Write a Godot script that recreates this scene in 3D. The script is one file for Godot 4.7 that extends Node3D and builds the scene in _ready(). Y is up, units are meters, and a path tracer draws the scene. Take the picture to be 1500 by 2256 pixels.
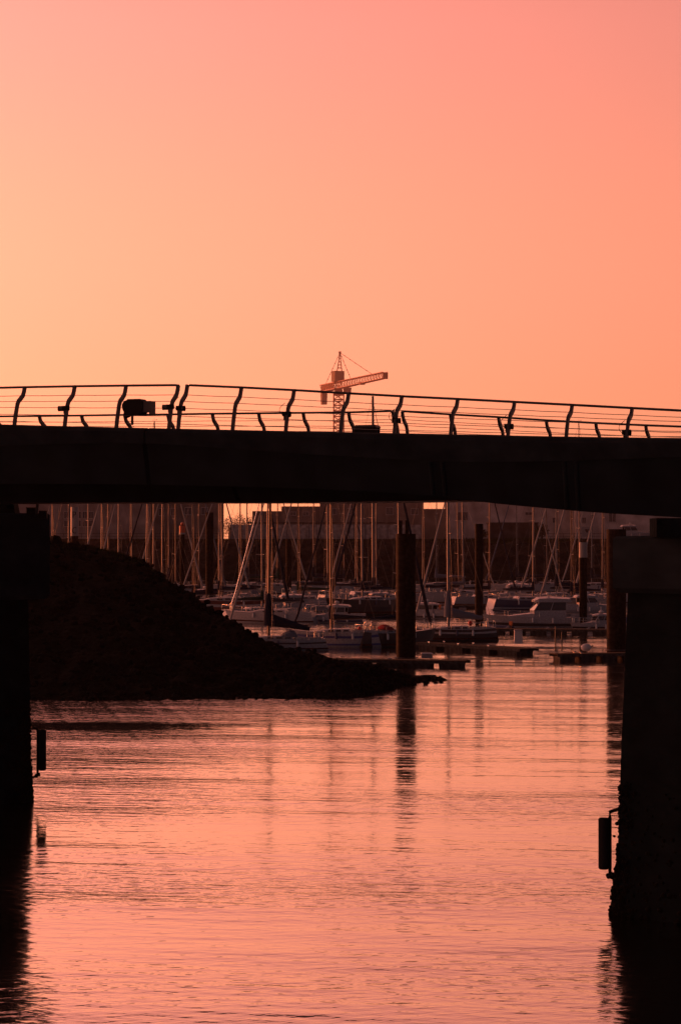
extends Node3D

# ------------------------------------------------------------------ measures
const F := 5000.0            # focal length in pixels of the 1500 x 2256 photograph
const EYE := 9.0             # eye height over the water at low tide
const PITCH := 0.0133992     # the horizon lies 67 px under the picture's middle
const SUN_AZ := -46.0        # degrees from the view axis, left
const SUN_EL := 3.4
# the bridge: near face line, angle to the picture plane, width
const BZ := 62.0
const BA := 0.3588
const BW := 9.9

var cam_basis := Basis(Vector3.RIGHT, PITCH)
var M := {}
var rng := RandomNumberGenerator.new()
var taken := {}

# ------------------------------------------------------------------ projection helpers
func P(px: float, py: float, depth: float) -> Vector3:
	var d: Vector3 = cam_basis * Vector3((px - 750.0) / F, (1128.0 - py) / F, -1.0)
	return Vector3(0, EYE, 0) + d * (depth / -d.z)

func on_water(px: float, py: float) -> Vector3:
	var d: Vector3 = cam_basis * Vector3((px - 750.0) / F, (1128.0 - py) / F, -1.0)
	return Vector3(0, EYE, 0) + d * (EYE / -d.y)

func depth_at(py: float) -> float:
	return -on_water(750, py).z

# a point over the bridge's plan: s along its axis, n inwards from the near face
func bpt(s: float, n: float, y: float) -> Vector3:
	return Vector3(s * cos(BA) + n * sin(BA), y, -(BZ - s * sin(BA) + n * cos(BA)))

# s where the sight line of pixel column px meets the vertical plane at offset n
func bs(px: float, n: float) -> float:
	var k := (px - 750.0) / F
	return (k * (BZ + n * cos(BA)) - n * sin(BA)) / (cos(BA) + k * sin(BA))

func BP(px: float, py: float, n: float) -> Vector3:
	var s := bs(px, n)
	var z := BZ - s * sin(BA) + n * cos(BA)
	return P(px, py, z)

func curve_y(pts: Array, x: float) -> float:
	if x <= pts[0][0]:
		var m0: float = (pts[1][1] - pts[0][1]) / (pts[1][0] - pts[0][0])
		return pts[0][1] + m0 * (x - pts[0][0])
	for i in range(pts.size() - 1):
		if x <= pts[i + 1][0]:
			var t: float = (x - pts[i][0]) / (pts[i + 1][0] - pts[i][0])
			var y0: float = pts[max(i - 1, 0)][1]
			var y3: float = pts[min(i + 2, pts.size() - 1)][1]
			var m1: float = (pts[i + 1][1] - y0) / (pts[i + 1][0] - pts[max(i - 1, 0)][0])
			var m2: float = (y3 - pts[i][1]) / (pts[min(i + 2, pts.size() - 1)][0] - pts[i][0])
			var w: float = pts[i + 1][0] - pts[i][0]
			var t2 := t * t
			var t3 := t2 * t
			return (2 * t3 - 3 * t2 + 1) * pts[i][1] + (t3 - 2 * t2 + t) * w * m1 + (-2 * t3 + 3 * t2) * pts[i + 1][1] + (t3 - t2) * w * m2
	var l := pts.size() - 1
	var m: float = (pts[l][1] - pts[l - 1][1]) / (pts[l][0] - pts[l - 1][0])
	return pts[l][1] + m * (x - pts[l][0])

# ------------------------------------------------------------------ mesh collector
class MB:
	var v := PackedVector3Array()
	var nn := PackedVector3Array()
	var ix := PackedInt32Array()
	func tri(a: Vector3, b: Vector3, c: Vector3) -> void:
		var n := (c - a).cross(b - a).normalized()
		var o := v.size()
		v.append(a); v.append(b); v.append(c)
		nn.append(n); nn.append(n); nn.append(n)
		ix.append(o); ix.append(o + 1); ix.append(o + 2)
	func quad(a: Vector3, b: Vector3, c: Vector3, d: Vector3) -> void:
		var n := (c - a).cross(d - b) * -1.0
		n = n.normalized()
		var o := v.size()
		v.append(a); v.append(b); v.append(c); v.append(d)
		for k in 4: nn.append(n)
		for k in [0, 1, 2, 0, 2, 3]: ix.append(o + k)
	func box(c: Vector3, size: Vector3, b := Basis.IDENTITY) -> void:
		hexa(c, size, size, b)
	# box whose top may differ in plan from its bottom, with small chamfer
	func hexa(c: Vector3, s0: Vector3, s1: Vector3, b := Basis.IDENTITY) -> void:
		var q := []
		for k in [[-1, -1], [1, -1], [1, 1], [-1, 1]]:
			q.append(c + b * Vector3(k[0] * s0.x / 2, -s0.y / 2, k[1] * s0.z / 2))
		for k in [[-1, -1], [1, -1], [1, 1], [-1, 1]]:
			q.append(c + b * Vector3(k[0] * s1.x / 2, s0.y / 2, k[1] * s1.z / 2))
		quad(q[0], q[1], q[2], q[3]); quad(q[7], q[6], q[5], q[4])
		for k in 4:
			var j := (k + 1) % 4
			quad(q[k], q[k + 4], q[j + 4], q[j])
	func bar(a: Vector3, b: Vector3, w: float, h: float, up := Vector3.UP) -> void:
		var d := b - a
		if d.length() < 1e-5: return
		var z := d.normalized()
		var x := up.cross(z)
		if x.length() < 1e-4: x = Vector3.RIGHT
		x = x.normalized()
		var y := z.cross(x)
		box((a + b) / 2, Vector3(w, h, d.length()), Basis(x, y, z))
	func tube(a: Vector3, b: Vector3, r0: float, r1 := -1.0, n := 8, caps := true) -> void:
		path([a, b], [r0, r0 if r1 < 0 else r1], n, caps)
	func path(p: Array, r, n := 8, caps := true, flat := 1.0) -> void:
		var o := v.size()
		var count := p.size()
		var ref := Vector3.UP
		for i in count:
			var d: Vector3 = (p[min(i + 1, count - 1)] - p[max(i - 1, 0)]).normalized()
			if absf(d.dot(ref)) > 0.95: ref = Vector3.RIGHT if absf(d.x) < 0.9 else Vector3.BACK
			var x := ref.cross(d).normalized()
			var y := d.cross(x)
			var rr: float = r if r is float else r[i]
			for k in n:
				var t := TAU * k / n
				var e := x * cos(t) + y * sin(t) * flat
				v.append(p[i] + e * rr); nn.append(e.normalized())
		for i in range(count - 1):
			for k in n:
				var j := (k + 1) % n
				var q := [o + i * n + k, o + (i + 1) * n + k, o + (i + 1) * n + j, o + i * n + j]
				for m in [0, 1, 2, 0, 2, 3]: ix.append(q[m])
		if caps:
			for e in [0, count - 1]:
				var c := v.size()
				var dd: Vector3 = (p[0] - p[1]).normalized() if e == 0 else (p[count - 1] - p[count - 2]).normalized()
				v.append(p[e]); nn.append(dd)
				for k in n:
					v.append(v[o + e * n + k]); nn.append(dd)
				for k in n:
					ix.append(c); ix.append(c + 1 + k); ix.append(c + 1 + (k + 1) % n)
	# skin over sections of equal point count; smooth across sections, creased where told
	func loft(sec: Array, closed := true, cap0 := true, cap1 := true) -> void:
		var n: int = sec[0].size()
		for i in range(sec.size() - 1):
			for k in (n if closed else n - 1):
				var j := (k + 1) % n
				quad(sec[i][k], sec[i + 1][k], sec[i + 1][j], sec[i][j])
		for e in ([0] if cap0 else []) + ([sec.size() - 1] if cap1 else []):
			var c := Vector3.ZERO
			for q in sec[e]: c += q
			c /= n
			for k in n: tri(c, sec[e][k], sec[e][(k + 1) % n])
	# grid of points with smooth normals
	func grid(rows: Array) -> void:
		var o := v.size()
		var h := rows.size()
		var w: int = rows[0].size()
		for i in h:
			for k in w:
				var a: Vector3 = rows[min(i + 1, h - 1)][k] - rows[max(i - 1, 0)][k]
				var b: Vector3 = rows[i][min(k + 1, w - 1)] - rows[i][max(k - 1, 0)]
				v.append(rows[i][k]); nn.append(b.cross(a).normalized())
		for i in range(h - 1):
			for k in range(w - 1):
				var q := [o + i * w + k, o + (i + 1) * w + k, o + (i + 1) * w + k + 1, o + i * w + k + 1]
				for m in [0, 1, 2, 0, 2, 3]: ix.append(q[m])
	func ball(c: Vector3, r: Vector3, n := 10, m := 7) -> void:
		var rows := []
		for i in range(m + 1):
			var t := PI * i / m
			var row := []
			for k in range(n + 1):
				var p := TAU * k / n
				row.append(c + Vector3(r.x * sin(t) * cos(p), r.y * cos(t), r.z * sin(t) * sin(p)))
			rows.append(row)
		var o := v.size()
		for row in rows:
			for q in row:
				v.append(q); nn.append(((q - c) / (r * r)).normalized())
		for i in m:
			for k in n:
				var q := [o + i * (n + 1) + k, o + (i + 1) * (n + 1) + k, o + (i + 1) * (n + 1) + k + 1, o + i * (n + 1) + k + 1]
				for z in [0, 1, 2, 0, 2, 3]: ix.append(q[z])
	func mesh(org := Vector3.ZERO) -> ArrayMesh:
		var a := []
		a.resize(Mesh.ARRAY_MAX)
		var w := v
		if org != Vector3.ZERO:
			w = PackedVector3Array()
			w.resize(v.size())
			for i in v.size(): w[i] = v[i] - org
		a[Mesh.ARRAY_VERTEX] = w
		a[Mesh.ARRAY_NORMAL] = nn
		a[Mesh.ARRAY_INDEX] = ix
		var am := ArrayMesh.new()
		am.add_surface_from_arrays(Mesh.PRIMITIVE_TRIANGLES, a)
		return am

# ------------------------------------------------------------------ nodes
func numbered(parent: Node, called: String) -> String:
	var key := str(parent.get_instance_id()) + "/" + called
	var k: int = taken.get(key, 0)
	taken[key] = k + 1
	return called if k == 0 else "%s_%03d" % [called, k]

func thing(called: String, label: String, category: String, at := Vector3.ZERO, turn := 0.0, group := "") -> Node3D:
	var o := Node3D.new()
	o.name = numbered(self, called)
	add_child(o)
	o.position = at
	o.rotation.y = turn
	o.set_meta("label", label)
	o.set_meta("category", category)
	if group != "": o.set_meta("group", group)
	return o

# a part; with world = true the collected points are world points and the thing is unturned
func part(mb: MB, called: String, m: Material, parent: Node3D, world := false) -> MeshInstance3D:
	var o := MeshInstance3D.new()
	o.name = numbered(parent, called)
	var org := Vector3.ZERO
	if world:
		org = parent.position
		if parent.get_parent() != self and parent != self: org += (parent.get_parent() as Node3D).position
	o.mesh = mb.mesh(org)
	o.material_override = m
	parent.add_child(o)
	return o

func shared(mesh: Mesh, called: String, m: Material, parent: Node3D, xf: Transform3D) -> MeshInstance3D:
	var o := MeshInstance3D.new()
	o.name = numbered(parent, called)
	o.mesh = mesh
	o.material_override = m
	o.transform = xf
	parent.add_child(o)
	return o

func structure(mb: MB, called: String, m: Material) -> MeshInstance3D:
	var o := part(mb, called, m, self)
	o.set_meta("kind", "structure")
	return o

# ------------------------------------------------------------------ materials
func grain(seed_: int, freq: float, lo: float, hi: float, size := 256, oct := 4) -> ImageTexture:
	var f := FastNoiseLite.new()
	f.seed = seed_
	f.frequency = freq
	f.fractal_octaves = oct
	var im := f.get_seamless_image(size, size)
	im.convert(Image.FORMAT_RGB8)
	for y in size:
		for x in size:
			var g: float = lo + (hi - lo) * im.get_pixel(x, y).r
			im.set_pixel(x, y, Color(g, g, g))
	im.generate_mipmaps()
	return ImageTexture.create_from_image(im)

func bump(seed_: int, freq: float, strength: float, size := 256, oct := 4) -> ImageTexture:
	var f := FastNoiseLite.new()
	f.seed = seed_
	f.frequency = freq
	f.fractal_octaves = oct
	var im := f.get_seamless_image(size, size)
	im.convert(Image.FORMAT_RGBA8)
	im.bump_map_to_normal_map(strength)
	im.generate_mipmaps()
	return ImageTexture.create_from_image(im)

func mat(c: Color, rough := 0.7, metal := 0.0, tex: Texture2D = null, scale := 1.0, nrm: Texture2D = null, nscale := 1.0) -> StandardMaterial3D:
	var m := StandardMaterial3D.new()
	m.albedo_color = c.linear_to_srgb()
	m.roughness = rough
	m.metallic = metal
	if rough > 0.55: m.metallic_specular = 0.12
	if tex:
		m.albedo_texture = tex
	if nrm:
		m.normal_enabled = true
		m.normal_texture = nrm
		m.normal_scale = nscale
	if tex or nrm:
		m.uv1_triplanar = true
		m.uv1_scale = Vector3.ONE * scale
	return m

func make_materials() -> void:
	var g_conc := grain(3, 0.012, 0.62, 1.0)
	var g_fine := grain(4, 0.05, 0.7, 1.0)
	var g_rust := grain(5, 0.02, 0.45, 1.0)
	var g_rock := grain(6, 0.02, 0.4, 1.0)
	var n_rock := bump(7, 0.03, 8.0)
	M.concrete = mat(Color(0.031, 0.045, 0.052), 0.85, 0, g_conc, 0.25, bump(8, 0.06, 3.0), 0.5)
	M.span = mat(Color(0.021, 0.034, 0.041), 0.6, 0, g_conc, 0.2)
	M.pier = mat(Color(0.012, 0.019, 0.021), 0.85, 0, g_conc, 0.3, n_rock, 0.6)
	M.weed = mat(Color(0.018, 0.018, 0.013), 0.7, 0, g_rock, 1.0)
	M.rail = mat(Color(0.05, 0.05, 0.052), 0.45, 0.3)
	M.wire = mat(Color(0.22, 0.21, 0.2), 0.4, 0.6)
	M.black = mat(Color(0.02, 0.02, 0.02), 0.6)
	M.rubber = mat(Color(0.03, 0.03, 0.03), 0.8, 0, g_fine, 2.0)
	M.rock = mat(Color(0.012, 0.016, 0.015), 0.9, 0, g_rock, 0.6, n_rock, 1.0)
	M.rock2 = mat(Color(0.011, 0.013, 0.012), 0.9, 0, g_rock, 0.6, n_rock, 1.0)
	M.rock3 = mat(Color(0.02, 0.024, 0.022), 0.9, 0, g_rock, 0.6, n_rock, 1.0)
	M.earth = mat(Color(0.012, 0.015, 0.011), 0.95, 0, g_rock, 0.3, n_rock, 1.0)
	M.grass = mat(Color(0.07, 0.085, 0.03), 0.9, 0, g_rock, 0.5)
	M.far_bank = mat(Color(0.045, 0.044, 0.038), 0.95, 0, g_rock, 0.12, n_rock, 1.0)
	M.ground = mat(Color(0.14, 0.13, 0.11), 0.95, 0, g_conc, 0.05)
	M.steel_pile = mat(Color(0.036, 0.027, 0.022), 0.7, 0.0, g_rust, 0.5, n_rock, 0.4)
	M.pile_cap = mat(Color(0.42, 0.42, 0.41), 0.5, 0, g_fine, 1.0)
	M.pile_red = mat(Color(0.55, 0.12, 0.05), 0.5)
	M.white_gel = mat(Color(0.5, 0.52, 0.54), 0.3, 0, g_fine, 0.4)
	M.cream_gel = mat(Color(0.48, 0.46, 0.41), 0.35, 0, g_fine, 0.4)
	M.grey_gel = mat(Color(0.42, 0.42, 0.42), 0.4, 0, g_fine, 0.4)
	M.navy = mat(Color(0.03, 0.045, 0.1), 0.3)
	M.blue_stripe = mat(Color(0.04, 0.07, 0.22), 0.35)
	M.dark_hull = mat(Color(0.035, 0.03, 0.03), 0.3)
	M.red_hull = mat(Color(0.16, 0.035, 0.025), 0.5, 0, g_fine, 0.5)
	M.green_hull = mat(Color(0.03, 0.07, 0.06), 0.35)
	M.antifoul = mat(Color(0.12, 0.04, 0.03), 0.8, 0, g_rust, 1.0)
	M.window = mat(Color(0.02, 0.022, 0.025), 0.08)
	M.alu = mat(Color(0.19, 0.195, 0.2), 0.45, 0.2)
	M.alu_grey = mat(Color(0.125, 0.13, 0.137), 0.45, 0.15)
	M.wood_mast = mat(Color(0.15, 0.095, 0.065), 0.45)
	M.foil = mat(Color(0.92, 0.9, 0.85), 0.22, 0.95)
	M.steel = mat(Color(0.6, 0.6, 0.58), 0.25, 0.85)
	M.sail_blue = mat(Color(0.022, 0.03, 0.052), 0.9)
	M.sail_grey = mat(Color(0.16, 0.18, 0.22), 0.9)
	M.sail_dark = mat(Color(0.03, 0.035, 0.05), 0.9)
	M.sail_green = mat(Color(0.03, 0.06, 0.045), 0.9)
	M.sail_white = mat(Color(0.42, 0.41, 0.39), 0.9)
	M.sail_red = mat(Color(0.28, 0.03, 0.03), 0.9)
	M.red_buoy = mat(Color(0.6, 0.04, 0.03), 0.4)
	M.orange = mat(Color(0.75, 0.2, 0.04), 0.45)
	M.white_fender = mat(Color(0.68, 0.67, 0.64), 0.5)
	M.wood = mat(Color(0.2, 0.15, 0.1), 0.85, 0, g_rust, 1.5)
	M.float = mat(Color(0.1, 0.097, 0.09), 0.85, 0, g_conc, 0.6)
	M.crane = mat(Color(0.78, 0.17, 0.06), 0.5, 0, g_fine, 0.1)
	M.crane_dark = mat(Color(0.42, 0.1, 0.06), 0.6, 0, g_fine, 0.1)
	M.crane_box = mat(Color(0.5, 0.3, 0.2), 0.6, 0, g_fine, 0.1)
	M.build_grey = mat(Color(0.5, 0.46, 0.43), 0.85, 0, g_conc, 0.05)
	M.build_brown = mat(Color(0.3, 0.26, 0.23), 0.85, 0, g_conc, 0.05)
	M.build_white = mat(Color(0.78, 0.75, 0.72), 0.8, 0, g_conc, 0.05)
	M.build_dark = mat(Color(0.09, 0.085, 0.08), 0.85, 0, g_conc, 0.1)
	M.fence = mat(Color(0.6, 0.57, 0.55), 0.7, 0, g_conc, 0.2)
	M.frame = mat(Color(0.5, 0.48, 0.45), 0.6)
	M.leaf = mat(Color(0.05, 0.065, 0.025), 0.8)
	M.leaf.cull_mode = BaseMaterial3D.CULL_DISABLED
	M.bark = mat(Color(0.07, 0.055, 0.04), 0.9)
	M.print = mat(Color(0.02, 0.02, 0.025), 0.7)

# ------------------------------------------------------------------ light and air
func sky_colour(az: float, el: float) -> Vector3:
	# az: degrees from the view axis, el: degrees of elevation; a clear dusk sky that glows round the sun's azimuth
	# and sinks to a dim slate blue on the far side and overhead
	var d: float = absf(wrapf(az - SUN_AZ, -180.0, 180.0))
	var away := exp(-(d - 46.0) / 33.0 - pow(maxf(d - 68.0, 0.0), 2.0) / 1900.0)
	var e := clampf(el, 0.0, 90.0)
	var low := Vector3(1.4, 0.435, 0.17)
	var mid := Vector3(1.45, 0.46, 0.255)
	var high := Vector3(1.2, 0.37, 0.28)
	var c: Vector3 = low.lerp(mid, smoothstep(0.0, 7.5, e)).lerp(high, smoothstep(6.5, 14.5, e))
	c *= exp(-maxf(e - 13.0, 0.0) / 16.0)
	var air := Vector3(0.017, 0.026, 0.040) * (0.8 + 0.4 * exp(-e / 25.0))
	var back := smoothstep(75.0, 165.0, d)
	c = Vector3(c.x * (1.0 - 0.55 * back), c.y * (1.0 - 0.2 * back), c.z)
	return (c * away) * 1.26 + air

func make_light() -> void:
	var cam := Camera3D.new()
	cam.name = "camera"
	cam.position = Vector3(0, EYE, 0)
	cam.rotation.x = PITCH
	cam.fov = rad_to_deg(2.0 * atan(1128.0 / F))
	cam.near = 0.5
	cam.far = 6000.0
	add_child(cam)
	cam.current = true

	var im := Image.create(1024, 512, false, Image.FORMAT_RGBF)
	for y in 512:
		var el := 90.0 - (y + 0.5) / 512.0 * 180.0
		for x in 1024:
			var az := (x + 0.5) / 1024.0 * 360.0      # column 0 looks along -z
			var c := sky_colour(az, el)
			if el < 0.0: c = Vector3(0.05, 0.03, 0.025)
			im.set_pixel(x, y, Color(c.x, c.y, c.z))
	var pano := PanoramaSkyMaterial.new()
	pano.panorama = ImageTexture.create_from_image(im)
	var sky := Sky.new()
	sky.sky_material = pano
	var env := Environment.new()
	env.background_mode = Environment.BG_SKY
	env.sky = sky
	env.background_energy_multiplier = 1.0
	env.tonemap_mode = Environment.TONE_MAPPER_LINEAR
	env.tonemap_exposure = 1.0
	env.ambient_light_source = Environment.AMBIENT_SOURCE_SKY
	env.sdfgi_enabled = true
	env.ssao_enabled = true
	env.ssil_enabled = true
	env.fog_enabled = true
	env.fog_density = 0.00005
	env.fog_light_color = Color(1.0, 0.88, 0.82)
	env.volumetric_fog_enabled = true
	env.volumetric_fog_density = 0.0
	var we := WorldEnvironment.new()
	we.name = "world_environment"
	we.environment = env
	add_child(we)

	var sun := DirectionalLight3D.new()
	sun.name = "sun"
	sun.light_color = Color(1.0, 0.47, 0.24)
	sun.light_energy = 1.1
	sun.light_angular_distance = 0.6
	sun.shadow_enabled = true
	var az := deg_to_rad(SUN_AZ)
	var el2 := deg_to_rad(SUN_EL)
	var to_sun := Vector3(sin(az) * cos(el2), sin(el2), -cos(az) * cos(el2))
	add_child(sun)
	sun.look_at_from_position(Vector3.ZERO, -to_sun, Vector3.UP)

# ------------------------------------------------------------------ water and land
func make_water() -> void:
	var waves := []
	rng.seed = 11
	for k in 22:
		var lam: float = 0.55 * pow(1.155, k) * rng.randf_range(0.9, 1.1)
		var dir: float = rng.randfn(0.12, 0.22)       # crests lie nearly across the view
		var kk := TAU / lam
		waves.append([kk * sin(dir), kk * cos(dir), rng.randf() * TAU, kk, lam])
	var patch := FastNoiseLite.new()
	patch.seed = 21
	patch.frequency = 0.035
	patch.fractal_octaves = 2
	var rows_z := []
	var z := 25.0
	while z < 470.0:
		rows_z.append(z)
		z += clampf(z * z / 45000.0 * 1.3, 0.07, 6.0)
	var v := PackedVector3Array()
	var nn := PackedVector3Array()
	var uv := PackedVector2Array()
	var tg := PackedFloat32Array()
	var breeze := PackedFloat32Array()
	var cols := 170
	for zz in rows_z:
		var dz: float = clampf(zz * zz / 45000.0 * 1.3, 0.07, 6.0)
		for c in cols + 1:
			var x: float = (-700.0 + 2900.0 * c / cols - 750.0) / F * zz
			# breezy off the left bank and in drifting bands, calm to the right and in slicks
			var b: float = patch.get_noise_2d(x * 0.45 + zz * 0.06, zz * 1.5)
			var wind: float = 0.5 + 0.55 * b + 0.3 * smoothstep(2.0, -9.0, x) * smoothstep(66.0, 84.0, zz) * smoothstep(140.0, 118.0, zz) - 0.17 * smoothstep(2.0, 9.0, x) * smoothstep(78.0, 100.0, zz)
			var slick: float = 0.9 * smoothstep(1.25, 0.25, Vector2((x + 12.5) / 6.0, (zz - 111.3 + 0.12 * (x + 12.0)) / 2.8).length() + 0.8 * b)
			wind = clampf(wind * (1.0 - slick), 0.0, 0.999)
			breeze.append(wind)
			var amp := 0.5 + 0.9 * wind
			var y := 0.0
			var sx := 0.0
			var sz := 0.0
			for w in waves:
				var keep: float = smoothstep(1.5, 4.0, w[4] / dz)
				if keep <= 0.0: continue
				var ph: float = w[0] * x + w[1] * zz + w[2]
				var sl: float = 0.0046 * amp * keep
				y += sl / w[3] * sin(ph)
				var cc := sl * cos(ph)
				sx += cc * w[0] / w[3]
				sz += cc * w[1] / w[3]
			v.append(Vector3(x, y, -zz))
			nn.append(Vector3(-sx, 1.0, sz).normalized())
			uv.append(Vector2((x + 0.17 * zz) / 6.1, (zz - 0.12 * x) / 3.3))
			tg.append_array([1.0, 0.0, 0.0, 1.0])
	var wdt := cols + 1
	var faces := [PackedInt32Array(), PackedInt32Array(), PackedInt32Array(), PackedInt32Array(), PackedInt32Array(), PackedInt32Array()]
	for i in range(rows_z.size() - 1):
		for c in cols:
			var q := [i * wdt + c, (i + 1) * wdt + c, (i + 1) * wdt + c + 1, i * wdt + c + 1]
			var f: int = clampi(int(breeze[q[0]] * 6.0 + rng.randf() * 1.7 - 0.85), 0, 5)
			for m in [0, 1, 2, 0, 2, 3]: faces[f].append(q[m])
	# calm sheet round the modelled ripples, a hand's breadth lower
	var o := v.size()
	for q in [Vector3(-400, -0.12, 120), Vector3(400, -0.12, 120), Vector3(400, -0.12, -480), Vector3(-400, -0.12, -480)]:
		v.append(q); nn.append(Vector3.UP); uv.append(Vector2(q.x / 6.1, -q.z / 3.3)); tg.append_array([1.0, 0.0, 0.0, 1.0])
	for m in [0, 2, 1, 0, 3, 2]: faces[3].append(o + m)
	var ripple := ripple_map()
	var am := ArrayMesh.new()
	for k in 6:
		if faces[k].is_empty(): continue
		var a := []
		a.resize(Mesh.ARRAY_MAX)
		a[Mesh.ARRAY_VERTEX] = v
		a[Mesh.ARRAY_NORMAL] = nn
		a[Mesh.ARRAY_TEX_UV] = uv
		a[Mesh.ARRAY_TANGENT] = tg
		a[Mesh.ARRAY_INDEX] = faces[k]
		am.add_surface_from_arrays(Mesh.PRIMITIVE_TRIANGLES, a)
		var wm := StandardMaterial3D.new()
		wm.albedo_color = Color(0.5, 0.475, 0.42).linear_to_srgb()
		wm.metallic = 1.0
		wm.roughness = 0.07 + 0.01 * k
		wm.normal_enabled = true
		wm.normal_texture = ripple
		wm.normal_scale = [0.03, 0.065, 0.105, 0.15, 0.2, 0.26][k]
		am.surface_set_material(am.get_surface_count() - 1, wm)
	var w2 := MeshInstance3D.new()
	w2.name = "water"
	w2.mesh = am
	w2.set_meta("kind", "structure")
	add_child(w2)

func ripple_map() -> ImageTexture:
	# small wind ripples as a sum of waves that fit the tile exactly; the slopes are stored strong and scaled down by the materials
	var n := 400
	rng.seed = 33
	var gx := PackedFloat32Array()
	var gz := PackedFloat32Array()
	gx.resize(n * n)
	gz.resize(n * n)
	for k in 44:
		var lam: float = 0.11 * pow(9.0, rng.randf())
		var dir: float = rng.randfn(0.08, 0.6)
		var mx := int(round(6.1 / lam * sin(dir)))
		var mz := int(round(3.3 / lam * cos(dir)))
		var kx := mx / 6.1
		var kz := mz / 3.3
		var kk := sqrt(kx * kx + kz * kz)
		if kk < 0.01: continue
		var ax := 0.045 * kx / kk
		var az := 0.045 * kz / kk
		var p := rng.randf() * TAU
		var cx := PackedFloat32Array()
		var sxx := PackedFloat32Array()
		for x in n:
			cx.append(cos(TAU * mx * x / n))
			sxx.append(sin(TAU * mx * x / n))
		for y in n:
			var cy := cos(TAU * mz * y / n + p)
			var sy := sin(TAU * mz * y / n + p)
			var row := y * n
			for x in n:
				var cc := cx[x] * cy - sxx[x] * sy
				gx[row + x] += cc * ax
				gz[row + x] += cc * az
	var im := Image.create(n, n, false, Image.FORMAT_RGB8)
	for y in n:
		for x in n:
			var d := Vector3(-gx[y * n + x], gz[y * n + x], 1.0).normalized()
			im.set_pixel(x, y, Color(d.x * 0.5 + 0.5, d.y * 0.5 + 0.5, d.z * 0.5 + 0.5))
	im.generate_mipmaps()
	return ImageTexture.create_from_image(im)

func stone_mesh(seed_: int) -> ArrayMesh:
	var f := FastNoiseLite.new()
	f.seed = seed_
	f.frequency = 0.9
	var mb := MB.new()
	var n := 7
	var m := 5
	var rows := []
	for i in range(m + 1):
		var t := PI * i / m
		var row := []
		for k in n:
			var p := TAU * k / n
			var d := Vector3(sin(t) * cos(p), cos(t), sin(t) * sin(p))
			row.append(d * Vector3(1.0, 0.7, 0.85) * (0.8 + 0.55 * f.get_noise_3dv(d * 1.5)))
		rows.append(row)
	for i in m:
		for k in n:
			var j := (k + 1) % n
			mb.quad(rows[i][k], rows[i + 1][k], rows[i + 1][j], rows[i][j])
	return mb.mesh()

var stones := []

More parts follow.
